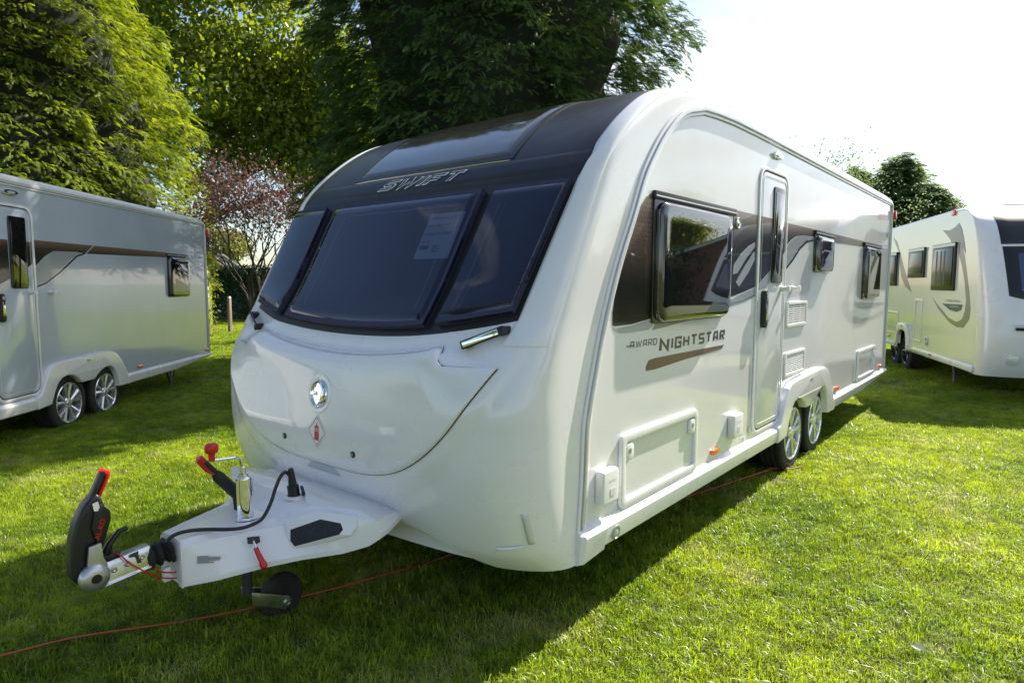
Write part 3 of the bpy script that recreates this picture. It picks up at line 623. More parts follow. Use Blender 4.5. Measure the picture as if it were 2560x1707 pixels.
    lathe('side_emblem',[(.036,0),(.036,.006),(.030,.010),(.024,.004),(.0,.009)],(X+.003,1.70,1.863),(1,0,0),CHROME,T,n=24)
    # ---- service openings, sockets, lights
    if main: vent(T,X,2.745,3.27,1.163,1.357); vent(T,X,2.745,3.27,.785,.972)
    def hatch(y0,y1,z0,z1,locks):
        fr=ringprism('service_hatch',rrect(y0,y1,z0,z1,.035,4),rrect(y0+.045,y1-.045,z0+.04,z1-.04,.02,4),X,X+.020,WHITE,T,bev=.007)
        yz('hatch_panel',rrect(y0+.040,y1-.040,z0+.035,z1-.035,.02,4),X,X+.004,SW,fr)
        for ly,lz in locks:
            k=yz('hatch_lock',rrect(ly-.038,ly+.038,lz-.045,lz+.035,.02,3),X+.0042,X+.019,WHITE,fr,bev=.004); lathe('lock_barrel',[(.014,0),(.014,.002),(.009,.003),(0,.003)],(X+.0192,ly,lz),(1,0,0),SILV,fr,n=12)
    if main:
        hatch(.292,1.150,.447,.798,[(.372,.715),(1.075,.715)]); hatch(5.28,6.18,.452,.785,[(6.10,.70)])
    def cover(y0,y1,z0,z1):
        b_=yz('socket_cover',rrect(y0,y1,z0,z1,.02,4),X,X+.045,PLASTW,T,bev=.010,seg=3)
        yz('cover_mark',rrect(y0+.06,y0+.10,z0+.035,z0+.07,.004,2),X+.0455,X+.0465,mat('emboss',(.66,.66,.64),.5),b_)
        V2,F2=textmesh('Gaslow',0,.01); onside(fit2(V2),F2,y0+.045,y1-.02,z1-.055,z1-.04,X+.0458,'letters',MATS['emboss'],b_)
    if main: cover(.093,.228,.523,.678); cover(1.640,1.80,.530,.678)
    def marker(y,z=.482):
        k=yz('side_marker_light',rrect(y-.052,y+.052,z-.014,z+.014,.006,2),X,X+.020,ORANGE,T,bev=.004)
    for y in (1.43,4.43 if main else 4.50,L-.30+.02 if main else L-.11): marker(y,.494)
    al=lathe('awning_light',[(0,0)],(0,0,0),(1,0,0),CHROME,T,n=3) if False else None
    P=[(2.30,2.372),(2.33,2.352),(2.39,2.346),(2.46,2.352),(2.505,2.372),(2.47,2.390),(2.39,2.396),(2.335,2.390)]
    aw=yz('awning_light',P,X,X+.022,CHROME,T,bev=.006); yz('light_lens',[(a*.55+2.40*.45,b*.55+2.371*.45) for a,b in P],X+.0222,X+.025,CLEARL,aw)
    if main:
        lathe('side_socket_ring',[(.034,0),(.034,.004),(.026,.006),(.024,.001),(0,.001)],(1.186,.222,.372),(1,0,-.1),SILV,T,n=28)
        lathe('side_socket_lens',[(.02,.001),(.018,.005),(0,.007)],(1.186,.222,.372),(1,0,-.1),CLEARL,T,n=20)
        yz('data_sticker',[(1.879,.486),(1.97,.486),(1.97,.452),(1.879,.452)],X+.0002,X+.001,DIAW,T)
        for k in range(3): yz('sticker_print',[(1.90,.457+k*.009),(1.945,.457+k*.009),(1.945,.461+k*.009),(1.90,.461+k*.009)],X+.0012,X+.0016,GREYT,T)
        for k in range(3): yz('sticker_print',[(2.0,.50+k*.016),(2.035,.50+k*.016),(2.035,.506+k*.016),(2.0,.506+k*.016)],X+.0004,X+.001,GREYT,T)
    # rear high marker lights
    for sgn in (-1,1):
        mk=box('rear_marker_light',min(sgn*1.12,sgn*1.195),max(sgn*1.12,sgn*1.195),L+.007,L+.06,2.27,2.38,REDL,T,bev=.008)
    if not main:  # corner steady lowered to the grass
        V,F=merge(tubedata([(.95,5.55,.41),(.98,5.68,.07)],.018,6),tubedata([(.90,5.85,.40),(.97,5.70,.10)],.010,6),tubedata([(1.0,5.80,.40),(.99,5.70,.10)],.010,6)); mobj('corner_steady',V,F,DGREY,T)
        lathe('steady_foot',[(.05,0),(.05,.012),(0,.014)],(.98,5.69,.055),(0,0,1),DGREY,T,n=14)
    build_hitch(T,main)
    return T
def build_hitch(T,main):
    # moulded A-frame cover lofted along Y
    secs=[(-1.215,.102,.318,.098,.472,.082,.495),(-1.12,.185,.335,.135,.486,.112,.503),(-.97,.275,.360,.185,.488,.155,.505),(-.86,.36,.378,.228,.492,.190,.506),(-.80,.42,.388,.285,.510,.235,.535),(-.75,.485,.402,.395,.532,.335,.558),(-.69,.575,.438,.535,.540,.505,.562),(-.665,.615,.470,.595,.540,.57,.560),(-.60,.59,.47,.56,.53,.53,.545),(-.44,.50,.47,.48,.50,.46,.51)]
    V=[];F=[]
    for y,wb,zb,ws,zs,wt,zt in secs:
        V+=[(-wb,y,zb),(-wb*1.0,y,zb+.02),(-ws,y,zs),(-wt,y,zt-.012),(-wt*.85,y,zt),(0,y,zt+.006),(wt*.85,y,zt),(wt,y,zt-.012),(ws,y,zs),(wb,y,zb+.02),(wb,y,zb)]
    k=11
    for i in range(len(secs)-1): F+=[(i*k+j,i*k+j+1,(i+1)*k+j+1,(i+1)*k+j) for j in range(k-1)]
    F.append(tuple(range(k)))
    cv=mobj('hitch_cover',V,F,WHITE,T,smooth=True,ang=20)
    V=[];F=[]
    for i,(y,wb,zb,*r) in enumerate(secs): V+=[(-wb+.012,y+.006,zb+.001),(wb-.012,y+.006,zb+.001)]
    F=[(2*i,2*i+1,2*i+3,2*i+2) for i in range(len(secs)-1)]; mobj('cover_underside',V,F,DGREY,T)
    box('cover_front_flange',.072,.106,-1.222,-1.2155,.315,.50,WHITE,cv,bev=.002)
    if not main: return
    # dark recess panel in the side of the cover
    nrm=np.array([.381,-.803,.459])
    rim_=[np.array(p)+nrm*.014 for p in [(.268,-.869,.43),(.240,-.845,.512),(.36,-.760,.553),(.51,-.690,.545),(.522,-.705,.505),(.512,-.725,.478),(.306,-.864,.406)]]
    rec=[np.array(p)+nrm*.010 for p in [(.296,-.864,.442),(.277,-.851,.480),(.38,-.775,.527),(.466,-.738,.52),(.485,-.741,.499),(.478,-.755,.481),(.322,-.861,.424)]]
    n=7; mobj('cover_recess',rim_+[p-nrm*.05 for p in rim_]+[p+nrm*.001 for p in rec]+[p-nrm*.045 for p in rec],[(i,(i+1)%n,n+(i+1)%n,n+i) for i in range(n)]+[(i,(i+1)%n,2*n+(i+1)%n,2*n+i) for i in range(n)]+[(2*n+i,2*n+(i+1)%n,3*n+(i+1)%n,3*n+i) for i in range(n)],WHITE,cv,smooth=True,ang=30)
    mobj('recess_panel',rec+[p-nrm*.02 for p in rec],[tuple(range(n))]+[(i,(i+1)%n,n+(i+1)%n,n+i) for i in range(n)],grime(mat('dark_mesh',(.012,.013,.018),.6),(.009,.010,.014),(.02,.021,.028),90,2),cv)
    # tube of the jockey wheel
    jt=lathe('jockey_wheel_tube',[(.033,-.30),(.033,.0),(.031,.012),(.024,.018),(.020,.019),(.020,.028),(.015,.030),(.0,.031)],(.06,-.934,.667),(.0,-.015,1),CHROME,T,n=32,ang=30)
    lathe('hole_shade_ring',[(.062,-.012),(.062,.0025),(.040,.001),(.034,-.01)],(.062,-.931,.505),(0,0,1),mat('hole_shade',(.03,.035,.04),.5),jt,n=28)  # dark ring painted for the shaded hole in the cover around the tube
    crank=[(.06,-.934,.692),(.06,-.94,.728),(.06,-.945,.754),(.06,-.952,.767),(.06,-.971,.772),(.06,-1.016,.776),(.06,-1.061,.780)]
    cr=tube('crank_handle',crank,.0065,CHROME,T,n=12); lathe('crank_hub',[(.012,-.012),(.013,.0),(.011,.014),(.006,.018)],(.06,-.937,.712),(0,0,1),CHROME,cr,n=18)
    lathe('crank_knob',[(.012,0),(.013,.028),(.015,.030),(.024,.034),(.027,.05),(.026,.062),(.019,.069),(0,.071)],(.06,-1.066,.780),(0,0,1),RED,cr,n=20,ang=40)
    # jockey wheel below
    jf=tube('jockey_wheel_leg',[(.055,-.93,.40),(.045,-.93,.17)],.021,DGREY,T,n=14)
    arm=[(-.928,.175),(-.925,.118),(-.775,.040),(-.742,.045),(-.735,.078),(-.76,.098)]
    yz('jockey_fork',arm,.072,.078,ZINC,jf,bev=.002); yz('jockey_fork',arm,-.022,-.016,ZINC,jf,bev=.002)
    lathe('jockey_wheel',[(.03,-.03),(.085,-.03),(.098,-.02),(.102,0),(.098,.02),(.085,.03),(.03,.03)],(.028,-.765,.090),(1,0,0),RUBBER,T,n=36)
    lathe('axle_nut',[(.016,0),(.016,.006),(.010,.007),(.009,.003),(0,.003)],(.0782,-.763,.068),(1,0,0),ZINC,jf,n=20)
    # hand brake lever
    bl=tube('brake_lever_arm',[(-.05,-.915,.49),(-.06,-.918,.58)],.010,BLACKP,T)
    V,F=tubedata([(-.06,-.905,.563),(-.06,-.930,.605),(-.06,-.985,.672),(-.06,-.998,.690)],[.018,.027,.025,.018],10); mobj('lever_cover',V,F,BLACKP,bl,smooth=True,ang=40)
    V,F=tubedata([(-.06,-.990,.682),(-.06,-1.020,.715),(-.06,-1.050,.750)],[.014,.0165,.016],12); mobj('lever_grip',V,F,BLACKP,bl,smooth=True)
    V,F=merge(tubedata([(-.06,-1.048,.748),(-.06,-1.063,.765),(-.06,-1.067,.769)],[.0175,.018,.012],12),tubedata([(-.054,-1.060,.747),(-.054,-1.035,.712),(-.054,-1.005,.690)],[.010,.010,.008],10)); mobj('lever_end',V,F,RED,bl,smooth=True)
    # electric cable and plug
    cab=[(.05,-1.225,.41),(.05,-1.236,.455),(.055,-1.250,.497),(.062,-1.222,.520),(.07,-1.17,.522),(.10,-1.115,.518),(.150,-1.06,.514),(.175,-1.015,.512),(.180,-.970,.514),(.165,-.915,.522),(.15,-.868,.570),(.14,-.838,.625),(.13,-.806,.668),(.125,-.778,.678),(.125,-.758,.655)]
    tube('electric_cable',smoothpath(cab,5),.0075,BLACKP,T,n=10)
    pl=lathe('cable_plug',[(.011,.13),(.014,.10),(.018,.065),(.018,.055),(.025,.052),(.026,.0),(.026,-.012)],(.125,-.742,.560),(0,-.10,1),BLACKP,T,n=18)
    lathe('plug_cap',[(.024,0),(.022,.010),(0,.012)],(.15,-.720,.585),(.4,1,.2),BLACKP,pl,n=16)
    lathe('plug_socket',[(.042,-.008),(.042,.0),(.03,.003),(.028,-.005)],(.125,-.742,.565),(0,0,1),WHITE,cv,n=24)
    # red release handle on the side
    nn=np.array([.806,-.528,.269]); sl=[np.array(p)+nn*.004 for p in [(.211,-1.009,.482),(.237,-.970,.482),(.244,-.971,.459),(.238,-.983,.453),(.218,-1.011,.457)]]
    mobj('handle_slot',sl,[(0,1,2,3,4)],BLACKP,cv)
    rh=tube('release_rod',[(.220,-.988,.468),(.250,-1.000,.460),(.262,-1.001,.447)],.0055,CHROME,T)
    V,F=tubedata([(.262,-1.001,.450),(.273,-.999,.430),(.288,-.992,.400),(.294,-.990,.388),(.299,-.988,.378),(.301,-.987,.370)],[.0095,.010,.011,.0145,.0145,.006],12); mobj('release_grip',V,F,RED,rh,smooth=True)
    # draw bar, bellows
    V,F=merge(*[lathedata([(.034,h-.016),(.052,h),(.034,h+.016)],(.0,-1.262+0,.443),(0,1,.12),26) for h in (-.036,-.003,.028)]); bw=mobj('rubber_bellows',V,F,RUBBER,T,smooth=True,ang=50)
    ch=[(-.030,.405),(.032,.405),(.040,.412),(.032,.420),(.032,.470),(.022,.492),(-.022,.492),(-.032,.470),(-.032,.415)]
    V=[(a,y,b-.02+(.02 if y>-1.4 else 0)) for y in (-1.475,-1.30) for a,b in ch]; k=len(ch)
    db=mobj('draw_bar',V,[tuple(range(k)),tuple(range(2*k-1,k-1,-1))]+[(i,(i+1)%k,k+(i+1)%k,k+i) for i in range(k)],ZINC,T,bev=.003)
    for y,z in ((-1.43,.445),(-1.385,.452),(-1.335,.462)): lathe('bolt',[(.011,0),(.011,.004),(.006,.005),(0,.002)],(.0325,y,z),(1,0,0),ZINC,db,n=14)
    yz('bar_slot',[(-1.375,.484),(-1.345,.488),(-1.345,.47),(-1.335,.44),(-1.350,.44),(-1.356,.468),(-1.375,.472)],.0326,.0336,DGREY,db)
    tube('coupling_lever',[(0,-1.43,.50),(0,-1.445,.498),(0,-1.428,.535),(0,-1.395,.572),(0,-1.368,.578)],[.018,.02,.011,.010,.009],BLACKP,T)
    box('lever_base',-.02,.02,-1.47,-1.40,.472,.502,BLACKP,T,bev=.008)
    # stabiliser coupling head
    body=[(-1.400-.055,.725),(-1.470,.742),(-1.49,.725),(-1.513,.700),(-1.540,.645),(-1.556,.58),(-1.562,.50),(-1.562,.45),(-1.54,.42),(-1.505,.425),(-1.482,.50),(-1.468,.545),(-1.440,.640),(-1.440,.668)]
    sb_=yz('stabiliser_body',body,-.032,.030,BLACKP,T,bev=.012,seg=3)
    yz('stabiliser_cover',[(-1.476,.540),(-1.462,.545),(-1.432,.640),(-1.434,.672),(-1.462,.705),(-1.480,.70),(-1.496,.62)],.0305,.044,BLACKP,sb_,bev=.006)
    grip=[(-1.490,.722),(-1.448,.812),(-1.432,.808),(-1.438,.790),(-1.474,.714)]
    yz('stabiliser_grip',grip,-.016,.020,BLACKP,sb_,bev=.006)
    yz('grip_edge',[(-1.452,.816),(-1.440,.821),(-1.421,.812),(-1.420,.796),(-1.459,.712),(-1.470,.713),(-1.434,.792),(-1.438,.806)],-.018,.022,RED,sb_,bev=.003)
    yz('wear_window',[(-1.490,.712),(-1.472,.716),(-1.468,.694),(-1.474,.682),(-1.486,.684)],.0445,.046,CLEARL,sb_)
    V2,F2=textmesh('AL-KO',0,.02); q=fit2(V2)
    a0=np.array([.0448,-1.474,.575]); dirv=np.array([0,.030,.088])/np.hypot(.030,.088); nv=np.array([0,-dirv[2],dirv[1]])
    mobj('letters',[a0+dirv*(.075*a)+nv*(.018*b) for a,b in q[:,:2]],F2,RED,sb_)
    yz('stabiliser_arm',[(-1.512,.562),(-1.472,.568),(-1.468,.512),(-1.455,.480),(-1.47,.44),(-1.52,.44),(-1.520,.50)],.0445,.060,SILV,sb_,bev=.005)
    V2,F2=textmesh('STAY',0,.0); q=fit2(V2); mobj('letters',[np.array([.0603,-1.498+.012*b-.0,.555-.045*a]) for a,b in q[:,:2]],F2,mat('emboss_grey',(.42,.43,.44),.4),sb_)
    lathe('friction_knob',[(.040,-.03),(.050,-.012),(.051,.0),(.045,.014),(.028,.022),(.018,.023),(.017,.018),(0,.018)],(.058,-1.500,.447),(1,0,0),SILV,sb_,n=40,ang=50)
    lathe('knob_cap',[(.0165,.0185),(.015,.0215),(0,.022)],(.058,-1.500,.447),(1,0,0),BLACKP,sb_,n=20)
    lathe('friction_knob',[(.050,0),(.046,.02),(.0,.03)],(-.04,-1.500,.447),(-1,0,0),SILV,sb_,n=30,ang=50)
    # breakaway cable
    rc=[(.0,-1.42,.502),(.03,-1.405,.490),(.05,-1.385,.462),(.055,-1.35,.425),(.06,-1.305,.385),(.062,-1.26,.358),(.06,-1.222,.345)]
    tube('breakaway_cable',smoothpath(rc,5),.0028,RED,T,n=6); tube('breakaway_cable',smoothpath([(.03,-1.30,.41),(.045,-1.275,.385),(.05,-1.245,.372),(.05,-1.22,.365)],4),.0028,RED,T,n=6)
    box('cable_guide',.02,.045,-1.262,-1.235,.335,.39,PLASTW,T,bev=.003)
    # warning print on cover
    a0,a1,b0=np.array([.125,-1.168,.434]),np.array([.172,-1.099,.427]),np.array([.131,-1.171,.407]); off=np.array([.806,-.528,.269])*.011
    for i in range(6):
        w=[.5,1,1,.97,.5,.7][i]; p0=a0+(b0-a0)*(i/6)+off; dd=(a1-a0)*w; up=(b0-a0)*.07; mobj('printed_line',[p0,p0+dd,p0+dd+up*2.2,p0+up*2.2],[(0,1,2,3)],GREYT,cv)
# ------------------------------------------------------------------ the third caravan, another make
def other_caravan():
    T=empty('touring_caravan',(3.176,8.076,0),.392,'cream caravan with crescent side graphics and black front panel at the right edge','caravan','touring caravans parked on the lawn')
    L,Hh=7.2,2.56; W_=1.15
    tab=[(.33,.02,.30),(.45,-.03,.28),(.62,-.06,.27),(.80,-.07,.28),(1.05,-.05,.30),(1.25,.0,.32),(1.40,.05,.33),(1.7,.17,.36),(1.95,.28,.42),(2.05,.33,.45),(2.25,.47,.55),(2.40,.66,.66),(2.50,.90,.85),(2.55,1.15,1.10),(2.57,1.5,1.5)]
    t=np.array(tab)
    def G(x,s,d=0):
        b=np.maximum(1-np.abs(np.clip(x/W_,-1,1))**4,0)**.25; yc=pchip(t[:,0],t[:,1],s); ye=pchip(t[:,0],t[:,2],s); ze=np.minimum(s,2.5+.0*s); 
        return np.stack([x,ye+(yc-ye)*b-d,ze+(s-ze)*b+d*.3],-1)
    def gp(name,fx,m,par,d,nu=30,nv=20):
        uu,vv=np.meshgrid(np.linspace(0,1,nu),np.linspace(0,1,nv),indexing='ij'); X,S=fx(uu,vv)
        k=np.clip(np.minimum(np.minimum(uu,1-uu),np.minimum(vv,1-vv))/.06,0,1); P=G(X,S,d*(.2+.8*np.sqrt(1-(1-k)**2)))
        return mobj(name,P.reshape(-1,3),gridfaces(nu,nv),m,par,smooth=True,ang=60)
    u=np.sin(np.linspace(-math.pi/2,math.pi/2,60))*W_; nv=60; X=np.repeat(u[:,None],nv,1); S=np.repeat(np.linspace(.33,2.57,nv)[None],60,0)
    mobj('front_shell',G(X,S).reshape(-1,3),gridfaces(60,nv),WHITE,T,smooth=True,ang=60)
    E=[(float(a),float(min(b,2.5))) for a,b in zip(pchip(t[:,0],t[:,2],np.linspace(.33,2.57,30)),np.linspace(.33,2.57,30))]
    E=[q for q in E if q[0]<1.45]
    out=E+[(1.5,2.5),(L-.1,2.5),(L,2.38),(L,.42),(3.72,.42),(3.70,.62),(3.60,.69),(3.20,.69),(3.12,.60),(3.08,.42)]
    o2=[]
    for q in out:
        if not o2 or abs(q[0]-o2[-1][0])+abs(q[1]-o2[-1][1])>1e-4: o2.append(q)
    for sg in (-1,1): yz('side_wall',o2,min(sg*W_,sg*(W_-.03)),max(sg*W_,sg*(W_-.03)),CREAM,T)
    nu=24; uu=np.sin(np.linspace(-math.pi/2,math.pi/2,nu))*W_; b=np.maximum(1-np.abs(uu/W_)**4,0)**.25
    mobj('roof',[(x,y,2.5+.07*bb+z) for x,bb in zip(uu,b) for y,z in ((1.45,0),(4,0),(L-.2,0),(L,-.1))],gridfaces(nu,4),WHITE,T,smooth=True)
    box('rear_wall',-W_+.031,W_-.031,L-.03,L-.002,.42,2.45,WHITE,T); box('chassis_floor',-W_+.08,W_-.08,.60,L-.031,.43,.48,DGREY,T)
    gp('roof_hatch',lambda a,b:(-.5+1.0*a,2.572+0*a),WHITE,T,0) if False else box('roof_vent',-.35,.35,1.9,2.6,2.575,2.66,WHITE,T,bev=.03)
    dk=gp('front_roof_panel',lambda a,b:((2*a-1)*.93,1.99+.575*b),DARKP,T,.012)
    fw=gp('front_window',lambda a,b:((2*a-1)*(.90+.02*b),1.24+.10*np.abs(2*a-1)**3+(.72-.10*np.abs(2*a-1)**3)*b),BLACKP,T,.014)
    gp('window_pane',lambda a,b:((2*a-1)*(.80),1.33+.07*np.abs(2*a-1)**3+(.55-.07*np.abs(2*a-1)**3)*b),mat('blue_window',(.05,.07,.15),.04,coat=1),fw,.024)
    for k in range(12):
        x=-.74+.035*k; gp('curtain_fold',lambda a,b,x=x:(x+.016*a,1.40+.42*b),mat('net_curtain',(.16,.19,.30),.7),fw,.0262,3,4)
    h0=G(np.array([-.86]),np.array([.985]))[0]; h1=G(np.array([.86]),np.array([.985]))[0]
    tube('grab_rail',[tuple(G(np.array([x]),np.array([.93+.0*x]),.03)[0]) for x in np.linspace(-.85,.85,16)],.020,BLACKP,T)
    gp('front_crease',lambda a,b:((2*a-1)*.88,.98+.03*b),WHITE,T,.02)
    lathe('fog_lamp',[(.075,0),(.075,.01),(.06,.014),(0,.016)],tuple(G(np.array([-.86]),np.array([.56]))[0]),(-.55,-1,0),CLEARL,T,n=24)
    X=-W_-.0005
    def y_(name,P,a,b2,m,par,bev=0): return yz(name,P,min(X-a,X-b2),max(X-a,X-b2),m,par,bev=bev)
    def win(y0,y1,z0,z1):
        fr=y_('window',rrect(y0,y1,z0,z1,.012,2),0,.03,BLACKP,T,.004); y_('window_rail',rrect(y0,y1,z1-.05,z1-.01,.004,1),.0302,.036,SILV,fr)
        y_('pane',rrect(y0+.06,y1-.05,z0+.06,z1-.07,.03,3),.0302,.038,mat('dark_pane',(.012,.013,.012),.12,spec=.25),fr,.003)
    win(1.11,2.05,1.39,2.07); win(2.46,3.29,1.585,2.07); win(4.03,4.57,1.445,2.06)
    for y in (1.45,1.60,1.78): y_('curtain',rrect(y,y+.06,1.47,1.97,.01,1),.0382,.0386,mat('curtain_tint',(.055,.05,.047),.5),T)
    MG=mat('crescent_print',(.15,.155,.15),.3,coat=.4)
    low=[(2.055,1.278),(1.744,1.116),(1.268,.944),(.95,.889),(.709,.896),(.523,1.022),(.502,1.164),(.583,1.371),(.688,1.582),(.831,1.87),(.949,2.001),(1.08,2.054),(1.056,1.915),(.901,1.729),(.769,1.512),(.679,1.263),(.701,1.12),(.776,1.009),(.963,.962),(1.278,1.0),(1.63,1.12)]
    y_('decal',low,.0002,.0016,MG,T); y_('decal',[(1.755,2.283),(1.449,2.255),(1.246,2.286),(1.103,2.329),(.99,2.238),(.895,2.105),(.786,1.886),(.867,1.943),(.978,2.03),(1.105,2.072),(1.336,2.072),(1.486,2.163)],.0018,.003,mat('horn_print',(.06,.055,.055),.3,coat=.4),T)
    y_('decal',[(4.456,2.35),(4.173,2.271),(3.96,2.067),(3.559,1.7),(3.102,1.334),(3.5,1.44),(3.78,1.62),(4.02,2.03),(4.02,2.058)],.0002,.0016,MATS['horn_print'],T)
    y_('decal',[(1.587,1.2),(.786,1.207),(.821,1.133),(.987,1.099),(1.246,1.116)],.0018,.003,mat('logo_dark',(.04,.07,.045),.4),T)
    def st(body,ya,yb,z0,z1,m,x):
        V2,F2=textmesh(body,.05,0); q=fit2(V2); mobj('letters',[(x,ya+(yb-ya)*a,z0+(z1-z0)*b) for a,b in q[:,:2]],F2,m,T)
    st('UNICORN',1.43,.89,1.231,1.265,mat('logo_grey',(.15,.15,.15),.4),X-.0022); st('BLACK EDITION',1.24,.93,1.160,1.183,DIAW,X-.0036)
    y_('side_marker_light',rrect(1.25,1.40,2.45,2.53,.02,3),0,.02,REDL,T,.004)
    lk=ringprism('locker_door',rrect(2.46,2.86,.53,1.24,.03,3),rrect(2.50,2.82,.57,1.20,.03,3),X-.010,X,CREAM,T,bev=.002); ringprism('locker_door',rrect(3.80,4.7,.55,.98,.03,3),rrect(3.85,4.65,.60,.93,.03,3),X-.010,X,CREAM,T,bev=.002)
    lathe('lock',[(.012,0),(.012,.004),(0,.005)],(X-.011,2.66,.93),(-1,0,0),SILV,lk,n=10)
    lathe('water_cap',[(.07,0),(.07,.01),(.055,.014),(.05,.006),(0,.008)],(X,2.166,.59),(-1,0,0),SILV,T,n=26)
    y_('side_marker_light',rrect(1.79,1.92,.395,.425,.006,2),.03,.045,ORANGE,T,.003); y_('side_marker_light',rrect(4.3,4.42,.49,.52,.006,2),0,.02,ORANGE,T,.003); y_('side_marker_light',rrect(3.36,3.46,.74,.765,.006,2),.04,.055,ORANGE,T,.003)
    for a,b2 in ((.26,3.08),(3.76,L)):
        P=[(a,.43),(b2,.43),(b2,.35),(a,.35)]; y_('side_skirt',P,0,.035,WHITE,T,.012)
    y_('wheel_arch',[(3.08,.44),(3.09,.60),(3.13,.735),(3.20,.79),(3.34,.805),(3.60,.80),(3.71,.76),(3.78,.62),(3.84,.44),(3.84,.36),(3.76,.36),(3.70,.56),(3.60,.67),(3.36,.69),(3.22,.66),(3.15,.55),(3.13,.36),(3.08,.36)],0,.045,WHITE,T,.010)
    darkrim=mat('dark_alloy',(.10,.10,.11),.2,metal=.9)
    for sg in (-1,1): wheel(T,sg*1.11,sg,3.39,.30,R=.315,r=.20,rimmat=darkrim); wheel(T,sg*1.11,sg,4.08,.30,R=.315,r=.20,rimmat=darkrim)
    tube('jockey_leg',[(0,-1.0,.0),(0,-1.0,.5)],.03,ZINC,T); box('draw_bar',-.05,.05,-1.2,.1,.38,.46,ZINC,T); 
    V,F=merge(tubedata([(-.95,1.6,.43),(-.98,1.45,.05)],.018,6),tubedata([(-.90,1.25,.42),(-.97,1.42,.10)],.010,6)); mobj('corner_steady',V,F,DGREY,T)
    return T
# ------------------------------------------------------------------ ground
def leafmat(name,c1,c2,trans=.45,scale=1.2,rough=.5,hue2=None,pos=True,lo=.38,hi=.62,spec=.3):
    m=bpy.data.materials.new(name); m.use_nodes=True; t=m.node_tree; t.nodes.clear()
    g=N(t,'ShaderNodeNewGeometry'); n=N(t,'ShaderNodeTexNoise',Scale=scale,Detail=5.0,Roughness=.65); r=N(t,'ShaderNodeValToRGB')
    e=r.color_ramp.elements; e[0].position=lo; e[0].color=(*c1,1); e[1].position=hi; e[1].color=(*c2,1)
    t.links.new(g.outputs['Position'],n.inputs['Vector']); t.links.new(n.outputs[0],r.inputs[0]); col=r.outputs[0]
    n2=N(t,'ShaderNodeTexNoise',Scale=scale*14,Detail=2.0); mr=N(t,'ShaderNodeMapRange'); mr.inputs[1].default_value=.3; mr.inputs[2].default_value=.7; mr.inputs[3].default_value=.62; mr.inputs[4].default_value=1.3
    t.links.new(g.outputs['Position'],n2.inputs['Vector']); t.links.new(n2.outputs[0],mr.inputs[0])
    hs=N(t,'ShaderNodeHueSaturation'); t.links.new(mr.outputs[0],hs.inputs['Value']); t.links.new(col,hs.inputs['Color']); col=hs.outputs[0]
    if hue2:
        n3=N(t,'ShaderNodeTexNoise',Scale=hue2[1],Detail=4.0,Roughness=.7); r3=N(t,'ShaderNodeValToRGB'); r3.color_ramp.elements[0].position=hue2[2]; r3.color_ramp.elements[1].position=hue2[3]
        mi=N(t,'ShaderNodeMix',data_type='RGBA'); mi.inputs[7].default_value=(*hue2[0],1)
        t.links.new(g.outputs['Position'],n3.inputs['Vector']); t.links.new(n3.outputs[0],r3.inputs[0]); t.links.new(r3.outputs[0],mi.inputs[0]); t.links.new(col,mi.inputs[6]); col=mi.outputs[2]
    p=N(t,'ShaderNodeBsdfPrincipled',Roughness=rough); p.inputs['Specular IOR Level'].default_value=spec; tl=N(t,'ShaderNodeBsdfTranslucent'); mx_=N(t,'ShaderNodeMixShader',Fac=trans); o=N(t,'ShaderNodeOutputMaterial')
    t.links.new(col,p.inputs['Base Color'])
    h2=N(t,'ShaderNodeHueSaturation'); h2.inputs['Hue'].default_value=.485; h2.inputs['Saturation'].default_value=1.15; h2.inputs['Value'].default_value=1.25
    t.links.new(col,h2.inputs['Color']); t.links.new(h2.outputs[0],tl.inputs[0])
    t.links.new(p.outputs[0],mx_.inputs[1]); t.links.new(tl.outputs[0],mx_.inputs[2]); t.links.new(mx_.outputs[0],o.inputs[0]); return m
GRASS=leafmat('grass_blade',(.165,.27,.022),(.35,.45,.050),.54,.8,.36,((.50,.50,.24),1.5,.54,.78),spec=.5)
def groundmat():
    m=mat('soil_turf',(.05,.08,.02),.9); t,b=nodes(m); g=N(t,'ShaderNodeNewGeometry')
    n=N(t,'ShaderNodeTexNoise',Scale=.8,Detail=6.0,Roughness=.65); r=N(t,'ShaderNodeValToRGB'); e=r.color_ramp.elements
    e[0].position=.35;e[0].color=(.06,.085,.012,1);e[1].position=.66;e[1].color=(.13,.15,.03,1)
    n2=N(t,'ShaderNodeTexNoise',Scale=34.0,Detail=6.0,Roughness=.8); mi=N(t,'ShaderNodeMix',data_type='RGBA',blend_type='MULTIPLY'); r2=N(t,'ShaderNodeValToRGB')
    r2.color_ramp.elements[0].position=.3;r2.color_ramp.elements[0].color=(.35,.33,.3,1);r2.color_ramp.elements[1].position=.62; r2.color_ramp.elements[1].color=(1.25,1.25,1.1,1)
    t.links.new(g.outputs['Position'],n.inputs['Vector']);t.links.new(g.outputs['Position'],n2.inputs['Vector']);t.links.new(n.outputs[0],r.inputs[0]);t.links.new(n2.outputs[0],r2.inputs[0])
    mi.inputs[0].default_value=1; t.links.new(r.outputs[0],mi.inputs[6]);t.links.new(r2.outputs[0],mi.inputs[7]);t.links.new(mi.outputs[2],b.inputs['Base Color'])
    bp=N(t,'ShaderNodeBump',Strength=.8,Distance=.03); t.links.new(n2.outputs[0],bp.inputs['Height']); t.links.new(bp.outputs[0],b.inputs['Normal']); return m
GM=groundmat()
